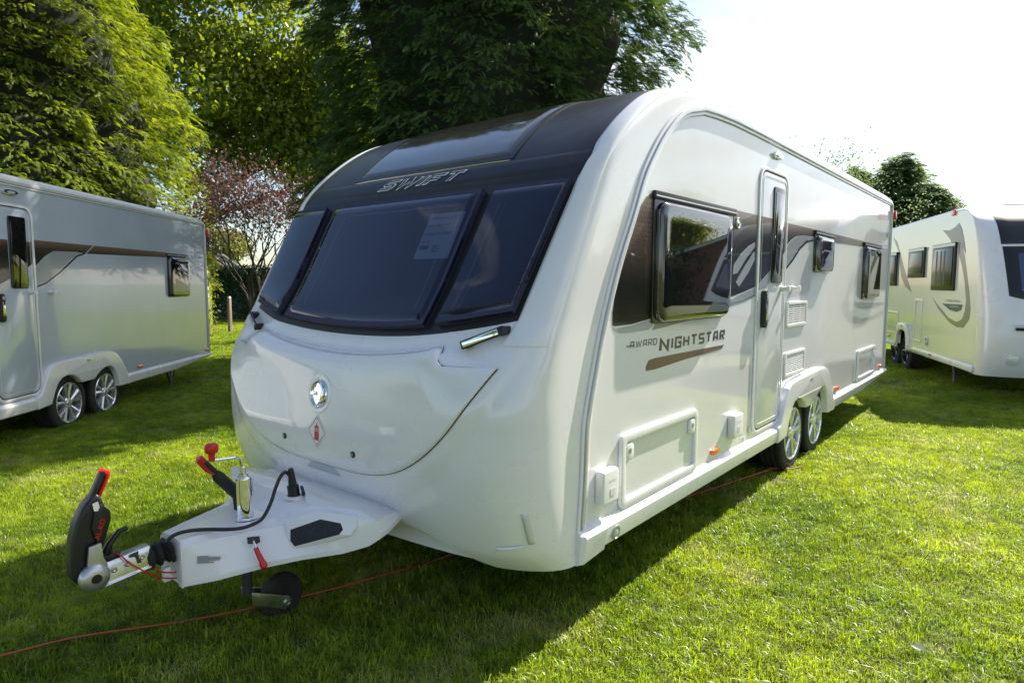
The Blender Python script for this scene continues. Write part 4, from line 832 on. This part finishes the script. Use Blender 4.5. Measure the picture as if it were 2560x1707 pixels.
def ground():
    n=70; xs=np.sign(np.linspace(-1,1,n))*np.abs(np.linspace(-1,1,n))**3*420; V=[]
    for x in xs:
        for y in xs: V.append((x,y+6,.0))
    o=mobj('ground',V,gridfaces(n,n),GM); tag(o,kind='structure')
    c=CAM+23.2*(FW+RT*(560-1280)/FPX); d=RT[:2]/np.linalg.norm(RT[:2]); f=np.array([-d[1],d[0]]); V=[];k=24
    for i in range(k+1):
        a=-9+15*i/k; w=1.0+.25*math.sin(i*1.3)+.15*math.sin(i*3.1); p=c[:2]+d*a; V+=[(*(p-f*w),.006),(*(p+f*w),.006)]
    pm=grime(mat('dry_earth',(.25,.18,.12),.95),(.17,.125,.085),(.33,.26,.19),1.6,8,bump=.6,bscale=30)
    tag(mobj('path',V,[(2*i,2*i+1,2*i+3,2*i+2) for i in range(k)],pm),kind='structure')
ground()
def blade_tuft(name,n,size,h0,h1,w,seed,lay=.5):
    g=np.random.default_rng(seed); px=g.uniform(-size,size,n); py=g.uniform(-size,size,n); a=g.uniform(0,2*math.pi,n)
    h=g.uniform(h0,h1,n)*(1+.5*(g.random(n)>.94)); ln=g.uniform(.1,1.0,n)**1.4*h*lay*2.0; wd=w*g.uniform(.7,1.3,n); th=a+g.normal(0,.6,n)+math.pi/2
    dx,dy=np.cos(a),np.sin(a); wx,wy=np.cos(th)*wd/2,np.sin(th)*wd/2; V=np.zeros((n,5,3))
    b=np.stack([px,py,np.full(n,-.004)],1); m=np.stack([px+dx*ln*.35,py+dy*ln*.35,h*.6],1); t=np.stack([px+dx*ln,py+dy*ln,h*np.clip(1-.35*(ln/h),.35,1)],1); w3=np.stack([wx,wy,0*wx],1)
    V[:,0]=b-w3;V[:,1]=b+w3;V[:,2]=m-w3*.85;V[:,3]=m+w3*.85;V[:,4]=t
    i=np.arange(n)[:,None]*5; F=np.concatenate([i+np.array([[0,1,3]]),i+np.array([[0,3,2]]),i+np.array([[2,3,4]])])
    me=fast(None,V.reshape(-1,3),F,GRASS); return bpy.data.objects.new(name,me)
def scatter(name,pts,objs,scale,label):
    colx=bpy.data.collections.new(name+'_templates')
    for o in objs: colx.objects.link(o)
    me=bpy.data.meshes.new(name); me.vertices.add(len(pts)); me.vertices.foreach_set('co',np.asarray(pts,np.float32).ravel()); me.update()
    o=link(bpy.data.objects.new(name,me)); tag(o,kind='stuff',label=label)
    gn=bpy.data.node_groups.new(name,'GeometryNodeTree'); gn.interface.new_socket('Geometry',in_out='INPUT',socket_type='NodeSocketGeometry'); gn.interface.new_socket('Geometry',in_out='OUTPUT',socket_type='NodeSocketGeometry')
    A=gn.nodes.new; gi=A('NodeGroupInput');go=A('NodeGroupOutput');ip=A('GeometryNodeInstanceOnPoints');ci=A('GeometryNodeCollectionInfo');mp_=A('GeometryNodeMeshToPoints')
    ci.inputs['Collection'].default_value=colx; ci.inputs['Separate Children'].default_value=True; ci.inputs['Reset Children'].default_value=True
    rv=A('FunctionNodeRandomValue'); rv.data_type='FLOAT_VECTOR'; rv.inputs[0].default_value=(-.05,-.05,0); rv.inputs[1].default_value=(.05,.05,6.283)
    rs=A('FunctionNodeRandomValue'); rs.data_type='FLOAT'; rs.inputs[2].default_value=scale[0]; rs.inputs[3].default_value=scale[1]
    ri=A('FunctionNodeRandomValue'); ri.data_type='INT'; ri.inputs[4].default_value=0; ri.inputs[5].default_value=len(objs)-1
    lk=gn.links.new; lk(gi.outputs[0],mp_.inputs[0]); lk(mp_.outputs[0],ip.inputs['Points']); lk(ci.outputs[0],ip.inputs['Instance']); ip.inputs['Pick Instance'].default_value=True
    lk(ri.outputs[2],ip.inputs['Instance Index']); lk(rv.outputs[0],ip.inputs['Rotation']); lk(rs.outputs[1],ip.inputs['Scale']); lk(ip.outputs[0],go.inputs[0])
    md=o.modifiers.new('scatter','NODES'); md.node_group=gn; return o
def view_pts(step,dmin,dmax,jit=.5,pad=260):
    xs=np.arange(-42,22,step); ys=np.arange(-4,44,step); X,Y=np.meshgrid(xs,ys); X=X.ravel()+RNG.uniform(-jit,jit,X.size)*step; Y=Y.ravel()+RNG.uniform(-jit,jit,Y.size)*step
    d=np.stack([X-CAM[0],Y-CAM[1],np.full(X.size,-1.5)],1); z=d@FW; px=1280+FPX*(d@RT)/np.maximum(z,.01); py=853.5-FPX*(d@UP)/np.maximum(z,.01)
    k=(z>dmin)&(z<=dmax)&(px>-pad-500/np.maximum(z,1))&(px<2560+pad+500/np.maximum(z,1))&(py<1707+420); return np.stack([X[k],Y[k],0*X[k]],1)
near=[blade_tuft('grass_tuft',1000,.17,.016,.038,.0033,s,.8) for s in range(5)]+[blade_tuft('grass_tuft',900,.17,.022,.056,.0040,9,1.0)]
far=[blade_tuft('grass_tuft',1000,.36,.022,.042,.0080,20+s,.8) for s in range(3)]
scatter('lawn_grass',view_pts(.20,.3,8.5),near,(.85,1.2),'short mown green grass of the lawn in the foreground')
scatter('lawn_grass',view_pts(.46,8.5,34,pad=120),far,(.9,1.15),'mown green grass of the lawn further back')
# ------------------------------------------------------------------ vegetation
def frames(D,roll):
    D=D/np.linalg.norm(D,axis=1,keepdims=True); up=np.tile([0,0,1.],(len(D),1)); S=np.cross(up,D); S/=np.linalg.norm(S,axis=1,keepdims=True)+1e-9; U=np.cross(D,S)
    c,s=np.cos(roll)[:,None],np.sin(roll)[:,None]; S2=S*c+U*s; U2=-S*s+U*c; return D,S2,U2
def frond_tpl(seed,k=8,wd=.115,droop=.32,spread=.46):
    g=np.random.default_rng(seed); V=[]
    for i in range(k):
        x=.06+.86*i/k
        for sg in (-1,1):
            xx=x+(.03 if sg>0 else 0); ln=spread*(1-.62*xx)*g.uniform(.75,1.15); a=g.uniform(.55,.9)
            z0=-droop*xx*xx; e=np.array([xx+ln*math.cos(a),sg*ln*math.sin(a),-droop*(xx+ln*.7)**2-.05*g.random()]); b=np.array([xx,0,z0]); w=np.array([wd*.5,-sg*wd*.15,0])
            mid=(b+e)/2; V+=[b,e,mid+np.array([wd*.6,sg*wd*-.55,.012])]
    V+=[np.array([0,-.006,0]),np.array([1.02,0,-droop*1.04]),np.array([0,.006,0])]
    V+=[np.array([.80,-.04,-droop*.64]),np.array([1.08,0,-droop*1.15]),np.array([.80,.04,-droop*.64])]
    return np.array(V)
def place(tpls,B,D,roll,sc,g):
    out=[]; idx=g.integers(0,len(tpls),len(B)); D,S,U=frames(D,roll)
    for k,t in enumerate(tpls):
        m=idx==k; P=B[m][:,None,:]+sc[m][:,None,None]*(t[None,:,0:1]*D[m][:,None,:]+t[None,:,1:2]*S[m][:,None,:]+t[None,:,2:3]*U[m][:,None,:]); out.append(P.reshape(-1,3))
    V=np.concatenate(out); return V,np.arange(len(V)).reshape(-1,3)
CONTPL=[frond_tpl(s) for s in range(6)]
BARK=grime(mat('bark',(.07,.055,.04),.9),(.04,.032,.024),(.12,.10,.075),6,8,bump=.8,bscale=24,stretch=(1,1,.25))
CORESHADE=grime(mat('crown_shade',(.012,.018,.007),.95),(.007,.011,.004),(.020,.028,.010),9,8,bump=1,bscale=12)  # near-black tone stands for the shade between the conifer fronds
def conifer(x,y,h,rfun,nb,per,fl,m,label,seed,z0=.1,zmax=None,face=.7,upbias=.15,name='conifer_tree',group=None,core=.80,tilt=-.12):
    g=np.random.default_rng(seed); T=empty(name,(x,y,0),0,label,'conifer tree',group); zmax=zmax or h
    tocam=math.atan2(CAM[1]-y,CAM[0]-x)
    n=nb; z=z0+(zmax-z0)*g.random(n)**.95; th=np.where(g.random(n)<face,tocam+g.uniform(-2.0,2.0,n),g.uniform(-math.pi,math.pi,n))
    lump=1+.10*np.sin(th*3+z*1.1+seed)+.07*np.sin(th*7-z*2.3)+.06*np.sin(th*13+z*4.1); R=rfun(z)*lump*np.where(g.random(n)<.30,.84,1.0)
    # per bough: fronds on a drooping fan
    nbp=n*per; bi=np.repeat(np.arange(n),per); t=g.random(nbp)
    out=np.stack([np.cos(th),np.sin(th),np.zeros(n)],1); lat=np.stack([-np.sin(th),np.cos(th),np.zeros(n)],1)
    bl=g.uniform(.8,1.5,n)*fl*1.9; bw=g.uniform(.6,1.1,n)*fl*1.25
    s=g.uniform(-1,1,nbp); rr=R[bi]-bl[bi]*(1-t)*.9
    arch=(t-.35)*upbias*bl[bi]*1.5-.55*bl[bi]*t**2.2*.9-.22*np.abs(s)**1.6*bl[bi]
    B=out[bi]*rr[:,None]+lat[bi]*(s*bw[bi]*(1-.35*t))[:,None]; B[:,2]=z[bi]+arch+g.normal(0,.05,nbp)*fl
    D=out[bi]*1.0+lat[bi]*(s*.8)[:,None]; D[:,2]+=tilt-.55*t+.35*g.random(nbp); D+=g.normal(0,.22,D.shape)
    sc=fl*g.uniform(.55,1.1,nbp)*(1-.25*t); V,F=place(CONTPL,B,D,g.normal(0,.4,nbp),sc,g)
    # solid inner core, painted near black as the shade inside the crown
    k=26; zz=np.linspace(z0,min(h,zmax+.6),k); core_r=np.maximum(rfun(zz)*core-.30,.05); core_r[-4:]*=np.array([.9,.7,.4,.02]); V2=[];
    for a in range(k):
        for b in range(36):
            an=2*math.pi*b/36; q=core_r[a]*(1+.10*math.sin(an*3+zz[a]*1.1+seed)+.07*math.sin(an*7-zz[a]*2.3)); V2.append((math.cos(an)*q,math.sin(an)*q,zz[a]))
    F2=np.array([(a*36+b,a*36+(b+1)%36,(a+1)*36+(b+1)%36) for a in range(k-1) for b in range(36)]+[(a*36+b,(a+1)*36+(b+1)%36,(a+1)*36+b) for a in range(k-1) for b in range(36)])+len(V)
    fast('crown',V,F,m,T); fast('shade_core',np.array(V2),F2-len(V),CORESHADE,T)
    tube('trunk',[(0,0,0),(0.05,.03,h*.5),(0,0,h*.97)],[rfun(np.array([1.]))[0]*.075+.08,.14,.03],BARK,T)
    return T
def broadleaf(x,y,h,cr,zc0,nleaf,ls,m,label,seed,name='broadleaf_tree',lean=(0,0),stems=1,tr=.22,depth=5,sq=1.0,cat='tree',cluster=.45,faceleaf=True,twig=.006,shade=None,group=None,fan=.5,ell=None):
    g=np.random.default_rng(seed); T=empty(name,(x,y,0),0,label,cat,group); VF=[]; tips=[]
    def grow(p,d,l,r,lev):
        q=[p]; dd=d.copy(); n=4
        for i in range(n):
            dd=dd+g.normal(0,.10+.05*lev,3)+np.array([0,0,.04]); dd/=np.linalg.norm(dd); q.append(q[-1]+dd*l/n)
        r1=max(r*.62,twig); VF.append(tubedata(q,list(np.linspace(r,r1,n+1)),6 if lev<2 else (5 if lev<3 else 3)))
        if lev>=2: tips.extend(q[2:])
        if lev>=depth: tips.append(q[-1]); return
        kk=3 if lev<3 else 2
        for i in range(kk):
            a=g.uniform(0,2*math.pi); o=np.cross(dd,[math.cos(a),math.sin(a),.2]); o/=np.linalg.norm(o)+1e-9
            nd=dd+o*g.uniform(.45,.95)*(1.15 if lev<2 else .9); nd[:2]*=sq; nd/=np.linalg.norm(nd); grow(q[-1-(i%2)],nd,l*g.uniform(.62,.82),r1*g.uniform(.62,.85),lev+1)
    for s in range(stems):
        a=2*math.pi*s/max(stems,1)+g.random(); d=np.array([lean[0]+(fan*math.cos(a) if stems>1 else 0),lean[1]+(fan*math.sin(a) if stems>1 else 0),1.0]); d/=np.linalg.norm(d)
        grow(np.array([.12*math.cos(a),.12*math.sin(a),0]) if stems>1 else np.zeros(3),d,h*(.30 if stems==1 else .34),tr,0)
    V,F=merge(*VF); mobj('trunk',V,F,BARK,T,smooth=True)
    tips=np.array(tips); keep=tips[:,2]>zc0; tips=tips[keep]; 
    if ell:
        zc,rx,rz,nb=ell; a=g.uniform(0,2*math.pi,nb); c=g.uniform(-.75,1,nb); q=np.sqrt(1-c*c); rr=g.uniform(.55,1.0,nb)
        tips=np.concatenate([tips,np.stack([np.cos(a)*q*rx*rr,np.sin(a)*q*rx*rr,zc+c*rz*rr],1)]); wt=np.concatenate([np.full(len(tips)-nb,.45/(len(tips)-nb)),np.full(nb,.55/nb)]); i=g.choice(len(tips),nleaf,p=wt)
    else: i=g.integers(0,len(tips),nleaf)
    B=tips[i]+g.normal(0,cluster,(nleaf,3))*np.array([1,1,.6])
    D=g.normal(0,1,(nleaf,3)); D[:,2]-=.3; sc=ls*g.uniform(.6,1.3,nleaf)
    tp=np.array([(0,0,0),(.45,-.34,.03),(1,0,-.08),(0,0,0),(1,0,-.08),(.45,.34,.03)],float); V,F=place([tp],B,D,g.uniform(-1.5,1.5,nleaf),sc,g); fast('crown',V,F,m,T); return T
def spot(px,D,dy=0):
    p=CAM+D*(FW+RT*(px-1280)/FPX); return float(p[0]),float(p[1])
LEY=leafmat('conifer_gold',(.13,.20,.025),(.36,.43,.07),.45,1.6,.5,spec=.25); DKC=leafmat('conifer_dark',(.040,.095,.028),(.13,.205,.055),.32,1.5,.5,spec=.25)
MIDC=leafmat('conifer_blue',(.13,.20,.085),(.25,.34,.15),.5,1.0,.5,spec=.25)
SYC=leafmat('sycamore_leaf',(.13,.20,.028),(.26,.32,.05),.55,.8,.38,spec=.5); HED=leafmat('laurel_leaf',(.020,.050,.012),(.045,.09,.02),.25,2.5,.25,spec=.6)
YEL=leafmat('gold_leaf',(.20,.24,.03),(.30,.32,.04),.4,2,.45); PUR=leafmat('plum_leaf',(.10,.045,.045),(.21,.13,.12),.35,5,.4,((.12,.13,.06),6,.5,.7)); PALE=leafmat('pale_leaf',(.15,.18,.05),(.22,.24,.07),.45,1.5,.5)
x,y=spot(1222,13.4)
def rf(z): z=np.asarray(z,float); return np.interp(z,[0,1.5,4,7,10,12.4,13.5],[3.2,3.35,3.4,3.35,3.1,2.0,.2])*1.0
conifer(x,y,13.5,rf,2300,16,.24,DKC,'huge dark green conifer filling the view behind the nearest caravan roof',31,z0=1.8,zmax=9.6,face=.8,core=.76)
conifer_top=None
x,y=spot(38,14.6)
conifer(x,y,16.5,lambda z:np.interp(z,[0,1.5,4,7,9.5,13,16.4],[4.3,4.2,3.75,3.1,2.3,1.3,.2]),2500,16,.215,LEY,'tall sunlit yellow green conifer behind the left caravan',5,z0=1.6,zmax=10.5,face=.8,core=.79)
x,y=spot(500,27)
broadleaf(x,y,18.5,4,3.8,82000,.24,SYC,'tall spreading broadleaf tree between the two big conifers',18,tr=.34,depth=5,lean=(-.03,-.02),cluster=.75,sq=1.2,ell=(10.3,4.4,6.6,110))
x,y=spot(650,16.2)
broadleaf(x,y,4.8,2,2.75,5200,.085,PUR,'sparse purple leaved shrub tree with many upright stems',44,name='plum_tree',stems=7,tr=.05,depth=4,cluster=.24,twig=.005,fan=.15,sq=.75,lean=(-.04,.02))
G='conifers beyond the right hand caravan'
for px,D,h,r,sd,lab in ((2110,30,6.6,2.5,1,'leftmost of the three blue green conifers, half hidden by the caravan roof'),(2232,28,6.9,2.3,2,'tallest and middle one of the three blue green conifers'),(2315,27,5.3,1.8,3,'lowest and rightmost of the three blue green conifers, reaching out a branch')):
    x,y=spot(px,D); conifer(x,y,h,lambda z,r=r,h=h:np.interp(z,[0,h*.35,h*.7,h*.9,h],[r,r,r*.72,r*.35,.05]),230,14,.62,MIDC,lab,60+sd,z0=1.5,face=.6,name='conifer_tree',upbias=.6,group=G,core=.6,tilt=.25)
for k,(px,D,h) in enumerate(((2020,26,7.9),(2085,28,7.2))):
    x,y=spot(px,D); broadleaf(x,y,h,1.5,3.5,3000,.09,MIDC,['taller sparse wispy tree showing just above the caravan roof','shorter sparse wispy tree above the caravan roof beside the conifers'][k],70+k,stems=3,tr=.07,depth=4,cluster=.22,fan=.16,sq=.7,group='wispy trees above the roof')
x,y=spot(545,82); broadleaf(x,y,9.5,3,2,5000,.45,PALE,'pale yellow green tree behind the little gabled building',81,tr=.25,depth=4,cluster=.8)
def leafbox(name,c,along,half,depth,h,n,ls,m,label,cat,seed,rnd=.15):
    g=np.random.default_rng(seed); T=empty(name,(c[0],c[1],0),math.atan2(along[1],along[0]),label,cat)
    u=g.uniform(-half,half,n); f=g.integers(0,3,n); v=np.where(f==0,-depth,np.where(f==1,depth,g.uniform(-depth,depth,n))); z=np.where(f==2,h,g.uniform(.02,h,n)); 
    B=np.stack([u,v,z],1)+g.normal(0,rnd,(n,3))*np.array([1,.8,.6]); B[:,2]=np.maximum(B[:,2],.03); D=g.normal(0,1,(n,3)); D[:,1]-=.6
    tp=np.array([(0,0,0),(.45,-.30,.03),(1,0,-.08),(0,0,0),(1,0,-.08),(.45,.30,.03)],float); V,F=place([tp],B,D,g.uniform(-1.5,1.5,n),ls*g.uniform(.6,1.3,n),g)
    b8=np.array([(a,b,c2) for a in (-half*.97,half*.97) for b in (-depth*.7,depth*.7) for c2 in (0,h*.93)]); F2=np.array([(0,1,3),(0,3,2),(4,6,7),(4,7,5),(0,4,5),(0,5,1),(2,3,7),(2,7,6),(1,5,7),(1,7,3)])+len(V)
    fast('foliage',np.concatenate([V,b8]),np.concatenate([F,F2]),m,T); 
    tube('stem',[(0,0,0),(0,0,h*.8)],.04,BARK,T); return T
x,y=spot(600,26); leafbox('hedge',(x,y),RT[:2],3.4,.55,1.95,13000,.11,HED,'clipped dark laurel hedge below the small tiled roof','hedge',3)
x,y=spot(519,17.5); leafbox('golden_shrub',(x,y),RT[:2],.10,.2,2.1,1300,.09,YEL,'narrow golden shrub peeping past the rear of the left caravan','shrub',6,.09)
# post
x,y=spot(577,19.3); P=empty('marker_post',(x,y,0),.3,'short wooden post with a pale top on the dry path edge','post')
WOOD=grime(mat('weathered_wood',(.33,.24,.19),.85),(.24,.17,.13),(.42,.32,.27),5,8,bump=.5,bscale=40,stretch=(6,6,.6))
V=[(a,b,c) for c,s in ((0,.045),(1.02,.042),(1.07,.030)) for a,b in ((-s,-s),(s,-s),(s,s),(-s,s))]
mobj('shaft',V[:8],[(0,1,2,3),(7,6,5,4)]+[(i,(i+1)%4,4+(i+1)%4,4+i) for i in range(4)],WOOD,P,bev=.004)
mobj('cap',V[4:],[(0,1,2,3),(7,6,5,4)]+[(i,(i+1)%4,4+(i+1)%4,4+i) for i in range(4)],mat('post_white',(.7,.66,.6),.6),P,bev=.004)
# ------------------------------------------------------------------ buildings
TILE=grime(mat('roof_tile',(.16,.085,.06),.8),(.10,.055,.04),(.23,.13,.10),3,7,bump=.4,bscale=30); RENDER=grime(mat('rendered_wall',(.36,.33,.30),.9),(.30,.28,.25),(.42,.39,.36),2,5); BRICKW=grime(mat('brick_wall',(.22,.11,.075),.9),(.15,.07,.05),(.30,.16,.11),12,6,bump=.4,bscale=20)
def tiled_slope(par,p0,eave,up,nrow,ncol,m,name='tile'):
    # p0: eave corner; eave vector; up vector (to the ridge)
    p0,eave,up=map(lambda v:np.array(v,float),(p0,eave,up)); n=np.cross(eave,up); n/=np.linalg.norm(n)
    if n[2]<0: n=-n
    eu=eave/ncol; uu=up/nrow; th=.035*np.linalg.norm(uu)/.3
    V=[(0,0,0),(1,0,0),(1,1.15,0),(0,1.15,0),(0,0,1),(1,0,1),(1,1.15,.15),(0,1.15,.15)]
    base=[eu*.97*a+uu*b+n*th*c for a,b,c in V]
    me=mobj('tile_tpl',base,[(4,5,6,7),(0,4,7,3),(0,1,5,4),(1,2,6,5)],m); data=me.data; bpy.data.objects.remove(me); return data,eu,uu,n,th
def gable(x,y,rz,w,l,he,hr,label,rows,cols,sign=False,wm=None,name='building',stuff=False):
    B=empty(name,(x,y,0),rz,label,'building'); wm=wm or RENDER
    V=[(-w/2,0,0),(w/2,0,0),(w/2,0,he),(0,0,hr),(-w/2,0,he)]; V+=[(a,l,c) for a,b,c in V]
    mobj('wall',V,[(0,1,2,3,4),(9,8,7,6,5),(0,4,9,5),(1,6,7,2)],wm,B)
    ov=.18; sl=(hr-he)/(w/2)
    for sg in (-1,1):
        ez=he-sl*ov; e=[(sg*(w/2+ov),-ov,ez),(0,-ov,hr+.02),(0,l+ov,hr+.02),(sg*(w/2+ov),l+ov,ez)]
        rf_=mobj('roof',[np.array(p)+np.array([0,0,d]) for d in (.0,.05) for p in e],[(0,1,2,3),(7,6,5,4)]+[(i,(i+1)%4,4+(i+1)%4,4+i) for i in range(4)],TILE,B)
        data,eu,uu,n,th=tiled_slope(rf_,e[0],np.array(e[3])-np.array(e[0]),np.array(e[1])-np.array(e[0]),rows,cols,TILE)
        vs=np.array([v.co[:] for v in data.vertices]); fs=[tuple(p.vertices) for p in data.polygons]
        if rows*cols<=300 and not stuff:
            for i in range(rows):
                for j in range(cols):
                    o=bpy.data.objects.new('tile',data); COL.objects.link(o); o.parent=rf_; o.location=np.array(e[0])+np.array([0,0,.052])+eu*j+uu*i+n*(RNG.random()*.006)
        else:
            VV=[];FF=[]
            for i in range(rows):
                for j in range(cols):
                    k=len(VV); VV+=list(vs+np.array(e[0])+np.array([0,0,.052])+eu*j+uu*i+n*RNG.random()*.008); FF+=[tuple(q+k for q in f) for f in fs]
            tag(mobj('tile',VV,FF,TILE,rf_),kind='stuff')
        q=[(sg*(w/2+ov),-ov-.03,ez-.10),(0,-ov-.03,hr-.10),(0,-ov-.03,hr+.05),(sg*(w/2+ov),-ov-.03,ez+.05)]
        mobj('bargeboard',q+[(a,b+.028,c) for a,b,c in q],[(0,1,2,3),(7,6,5,4)]+[(i,(i+1)%4,4+(i+1)%4,4+i) for i in range(4)],PLASTW,B)
    return B
x,y=spot(566,58)
Bd=gable(x,y,YAW+.55,2.7*.98,5.5,2.95,3.95,'small building with a brown tiled gable roof far behind the hedge',9,16)
sg=box('sign_board',-.38,.38,-.09,-.03,2.75,3.36,DIAR,Bd,bev=.01); box('sign_panel',-.33,.33,-.098,-.0905,2.92,3.30,DIAW,sg)
# the surroundings on the near side, seen mirrored in the paint and panes
Bh=gable(8.4,24.5,-.42,9,12,2.5,4.3,'low brick bungalow with a tiled roof across the lawn, seen mirrored in the panes',16,26,wm=BRICKW,name='bungalow',stuff=True)
Bh.rotation_euler=(0,0,-.42+math.pi/2*0)
win=box('window',-2.6,-1.2,-.03,-.005,.9,2.1,BLACKG,Bh); box('frame',-2.66,-1.14,-.028,-.002,.84,.9,PLASTW,win)
g3='trees mirrored in the caravan side'
for k,(a,b,h,n,lab) in enumerate(((17,33,8,9000,'rounded tree left of the bungalow, out of the picture'),(23,24,9,9000,'tall rounded tree behind the bungalow, out of the picture'),(25,13,7.5,7000,'rounded tree across the lawn by the hedge end, out of the picture'),(21,2,8,7000,'rounded tree opposite the caravan front, out of the picture'),(2,-15,9.5,7000,'rounded tree behind the photographer, out of the picture'),(-9,-13,13,9000,'tallest tree beyond the hitch end, out of the picture'))):
    broadleaf(a,b,h,3,1,int(n*1.5),.24,SYC,lab,90+k,tr=.25,depth=4,cluster=.8,group=g3)
leafbox('hedge',(15,20),(-.9,1.0),12,.8,2.6,9000,.30,HED,'long dark hedge on the far side of the lawn, out of the picture','hedge',9,.25)
# ------------------------------------------------------------------ caravans and loose things
touring_caravan('nearest white caravan with dark front windows and bronze side graphics',(0,0,0),0,6.876,'main')
touring_caravan('silver sided caravan in the shade at the left edge, its wheels showing',(-3.959,-3.122,-.058),.742,6.646,'left')
other_caravan()
cab=[(-.62,-2.1),(-.45,-1.69),(-.39,-1.44),(-.16,-1.05),(.06,-.58),(.16,-.25),(.20,-.05),(.22,.08),(.36,.5),(.58,1.09),(.74,1.6),(.86,2.01),(1.03,2.69),(1.06,2.9),(1.17,3.02),(1.22,3.10)]
P=[(a,b,.036+.008*math.sin(i*1.7)) for i,(a,b) in enumerate(cab)]
tag(tube('mains_cable',smoothpath(P,6),.0046,mat('orange_cable',(.40,.07,.03),.5),None,n=8),'thin orange mains cable lying in the grass under the nearest caravan','cable')
# fallen pale leaves on the lawn
LEAFD=mat('fallen_leaf',(.52,.53,.42),.6)
def groundpx(px,py):
    d=FW+RT*(px-1280)/FPX-UP*(py-853.5)/FPX; t=-CAM[2]/d[2]; return CAM+d*t
base=None
for k,(px,py,lab) in enumerate(((2275,1637,'largest pale fallen leaf lying in the sunlit grass'),(1960,1236,'small pale fallen leaf near the front wheel'),(88,1590,'small pale fallen leaf in the shaded grass at the left'))):
    p=groundpx(px,py); s=(.022,.016,.009)[k]
    if base is None:
        base=mobj('fallen_leaf',[(0,0,0),(.5,-.4,.2),(1.2,-.3,.35),(1.7,0,.2),(1.2,.45,.5),(.5,.4,.3),(.8,0,.05)],[(0,1,6),(1,2,6),(2,3,6),(3,4,6),(4,5,6),(5,0,6)],LEAFD); o=base
    else: o=base.copy(); COL.objects.link(o)
    o.location=(p[0],p[1],.045); o.scale=(s*1.5,)*3; o.rotation_euler=(.2,.3,k*2.1); tag(o,lab,'leaf','pale leaves on the grass')
